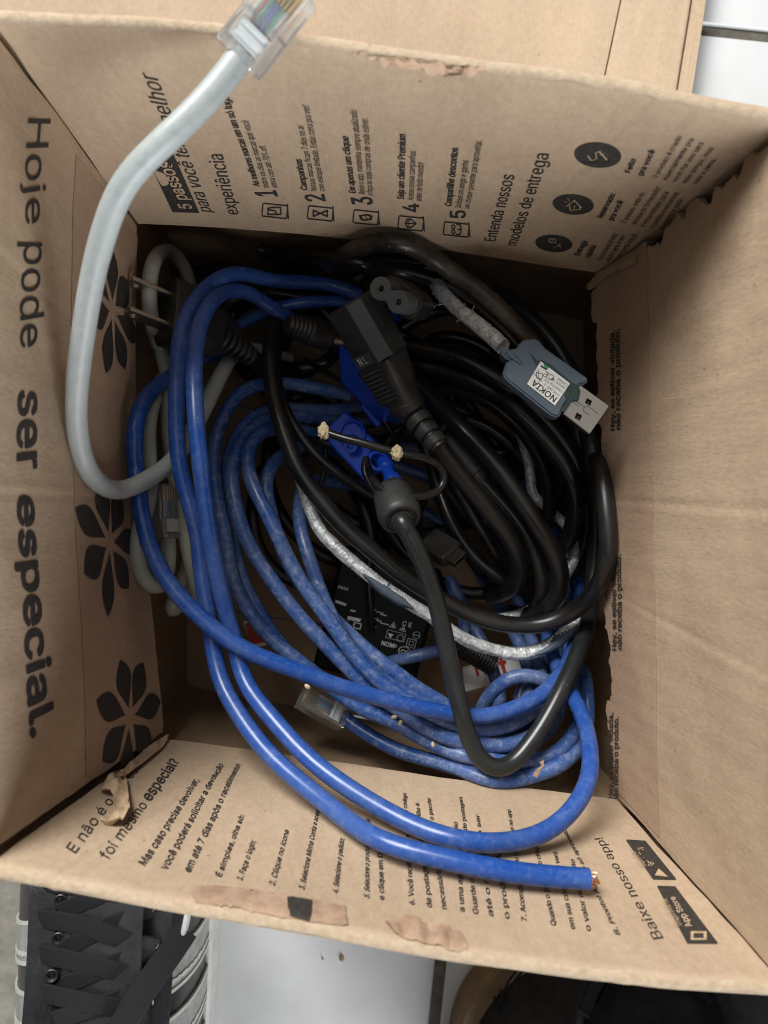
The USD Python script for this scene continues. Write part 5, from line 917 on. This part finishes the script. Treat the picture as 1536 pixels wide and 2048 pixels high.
for ys, sl, p0, p1 in ((-206, 3, np.pi - .02, np.pi - .95), (-234, 4, np.pi - .02, np.pi - .95), (-262, 4, np.pi - .02, np.pi - .95), (-204, 16, .02, .95), (-232, 16, .02, .95), (-262, 16, .02, .95)):
    sp = side(p0, p1, ys, 17, sl, .9, .9, STRIPE, 'side_stripe')
    for d in (-8., -4.2, 8.): side(p0, p1, ys + d, 1.5, sl, 1.3, 1.0, RUBBERW, 'stripe_piping', .3 if d == -4.2 else 0.)
# tongue and eyelet stays
def onshoe(u, v, lift):
    D = 340.
    for _ in range(8): x, y = (u - 768) / FP * D, (1024 - v) / FP * D; D = HC - shoetop(x, y) - lift
    return P(u, v, D)
def lace(pts, width, lift=2.0, mat=LACE, th=1.3, nm='lace'):
    q = np.array(pts, float); u = np.concatenate([[0], np.cumsum(np.linalg.norm(np.diff(q, axis=0), axis=1))]); x = np.linspace(0, u[-1], 22); f = PchipInterpolator(u, q)(x)
    w = np.array([onshoe(a, b, lift + .9 * math.sin(math.pi * k / 21)) for k, (a, b) in enumerate(f)]); return part(t, nm, ribbon(w, width, th), mat, smooth=40)
lace([(215, 1640), (212, 1760), (205, 1880), (200, 1990), (195, 2090)], 34, .6, LEATHER, 1.6, 'tongue')
lace([(92, 1640), (88, 1780), (84, 1900), (78, 2000), (70, 2090)], 13, 1.4, LEATHER, 2.2, 'eyelet_stay'); lace([(322, 1640), (320, 1780), (318, 1900), (312, 2000), (305, 2090)], 13, 1.4, LEATHER, 2.2, 'eyelet_stay')
for a in ([(78, 1765), (170, 1775), (262, 1795)], [(80, 1838), (160, 1850), (250, 1880), (310, 1892)], [(82, 1908), (160, 1925), (258, 1948)], [(85, 1985), (160, 2002), (250, 2018)]): lace(a, 8.2, 3.4)
for a in ([(120, 1905), (200, 1860), (312, 1815)], [(130, 1970), (210, 1935), (308, 1888)], [(120, 1825), (200, 1790), (300, 1752)], [(110, 2040), (200, 2010), (300, 1975)]): lace(a, 7.6, 2.2)
for (u, v) in ((122, 1800), (118, 1876), (104, 1950), (300, 1810), (305, 1885), (298, 1952)):
    c = onshoe(u, v, 1.9); part(t, 'eyelet', put(lathe([(0, 2.4), (.8, 2.9), (1.1, 2.5), (.6, 1.6), (0, 1.5)], 20), frame(c, (.15, 0, 1), (1, 0, 0))), PLAST, smooth=40)
w = np.array(spline([(225, 2090, 318), (250, 2040, 316), (290, 1975, 318), (335, 1915, 326), (372, 1860, 334)], 3.)); w = np.array([P(*r_) for r_ in w]); part(t, 'lace_end', ribbon(w, 11, 1.5, .3), LACE, smooth=40)
w = np.array([P(*r_) for r_ in spline([(366, 1872, 333), (370, 1858, 333), (374, 1836, 335), (378, 1812, 338)], 2.)]); part(t, 'lace_tip', tube(w, 1.5, 10), MILKY, smooth=60)

t = thing('suede_shoe', 'black suede shoe with a tan rubber edge, toe under the near right rim', 'shoe', (120, -250, 0))
op = np.array([(X, Y) for X, Y, _ in (P(u, v, 380) for u, v in ((905, 2420), (898, 2180), (908, 2075), (935, 2005), (985, 1945), (1045, 1905), (1120, 1875), (1250, 1850), (1400, 1850), (1530, 1880), (1620, 1960), (1665, 2120), (1660, 2420)))])
u = np.linspace(0, 1, len(op)); o2 = make_interp_spline(u, op, k=3)(np.linspace(0, 1, 90)); base = Polygon(o2).buffer(0)
part(t, 'sole', prism(base, 20, 2.2, .2), TAN, smooth=40)
up_ = base.buffer(-9); up2 = up_.simplify(.3); gx, gy = np.meshgrid(np.arange(base.bounds[0], base.bounds[2], 3.2), np.arange(base.bounds[1], base.bounds[3], 3.2)); g = np.column_stack([gx.ravel(), gy.ravel()]); ins = shapely.contains_xy(up_.buffer(-1.2), g[:, 0], g[:, 1]); g = g[ins]
bd = np.array(up_.exterior.segmentize(3.).coords)[:-1]; ap = np.vstack([bd, g]); from scipy.spatial import Delaunay
dl = Delaunay(ap).simplices; ct = ap[dl].mean(1); dl = dl[shapely.contains_xy(up_, ct[:, 0], ct[:, 1])]
ds = np.array([up_.exterior.distance(Point(p_)) for p_ in ap]); zz = 18 + 46 * (1 - np.exp(-(ds / 15) ** .9)) + 13 * np.clip(ds / 20, 0, 1) * (meshkit.fbm(np.column_stack([ap / 24, np.zeros(len(ap))]), 4, 8) - .5)
# a raised vamp seam and the dark mouth of the shoe
cx, cy = P(1330, 2110, 345)[:2]; rr = np.hypot((ap[:, 0] - cx) / 1.25, ap[:, 1] - cy); zz += 5 * np.exp(-((rr - 34) / 4.5) ** 2) - 30 / (1 + np.exp((rr - 25) / 2.2))
sm = P(1085, 1985, 350)[:2]; zz -= 2.2 * np.exp(-((np.hypot(ap[:, 0] - P(1300, 2200, 350)[0], ap[:, 1] - P(1300, 2200, 350)[1]) - 72) / 1.6) ** 2)
a, b, c = [np.column_stack([ap, zz])[dl[:, k]] for k in range(3)]; fl = np.cross(b - a, c - a)[:, 2] < 0; dl[fl] = dl[fl][:, ::-1]
part(t, 'upper', (np.column_stack([ap, zz]), dl), SUEDE, smooth=True)
for q_, ang in (((1428, 1968), -35),):
    zt = 52; m = frame(P(*q_, HC - 66), (math.cos(math.radians(ang)), math.sin(math.radians(ang)), -.2), (0, .1, 1)); part(t, 'white_tag', put(rbox(8, 3.2, 1.0, .4), m), WHITE, smooth=30)

from scipy.interpolate import LinearNDInterpolator
hz = LinearNDInterpolator(ap, zz)
def over(pts, n=40, lift=.4):
    q = np.array([P(u, v, 345)[:2] for u, v in pts]); d = np.r_[0, np.cumsum(np.linalg.norm(np.diff(q, axis=0), axis=1))]; x = np.linspace(0, d[-1], n); f = PchipInterpolator(d, q)(x); h = hz(f); h = np.where(np.isnan(h), 30., h)
    return np.column_stack([f, h + lift])
for pts in ([(1010, 2100), (1030, 2040), (1070, 1990), (1130, 1955), (1220, 1935), (1330, 1930)], [(1018, 2104), (1038, 2046), (1077, 1998), (1136, 1963), (1224, 1943), (1330, 1938)]): part(t, 'stitch_seam', tube(over(pts, 60, .2), .55, 8), LACE, smooth=60)
for pts in ([(1180, 2060), (1250, 2005), (1330, 1985), (1400, 1995)], [(1240, 2100), (1300, 2040), (1390, 2020), (1450, 2035)], [(1150, 2000), (1230, 1975), (1300, 1990), (1350, 2040)], [(1390, 1940), (1440, 1985), (1470, 2040)]): part(t, 'lace', ribbon(over(pts, 30, 2.2), 6.5, 1.6, .5), LACE, smooth=40)
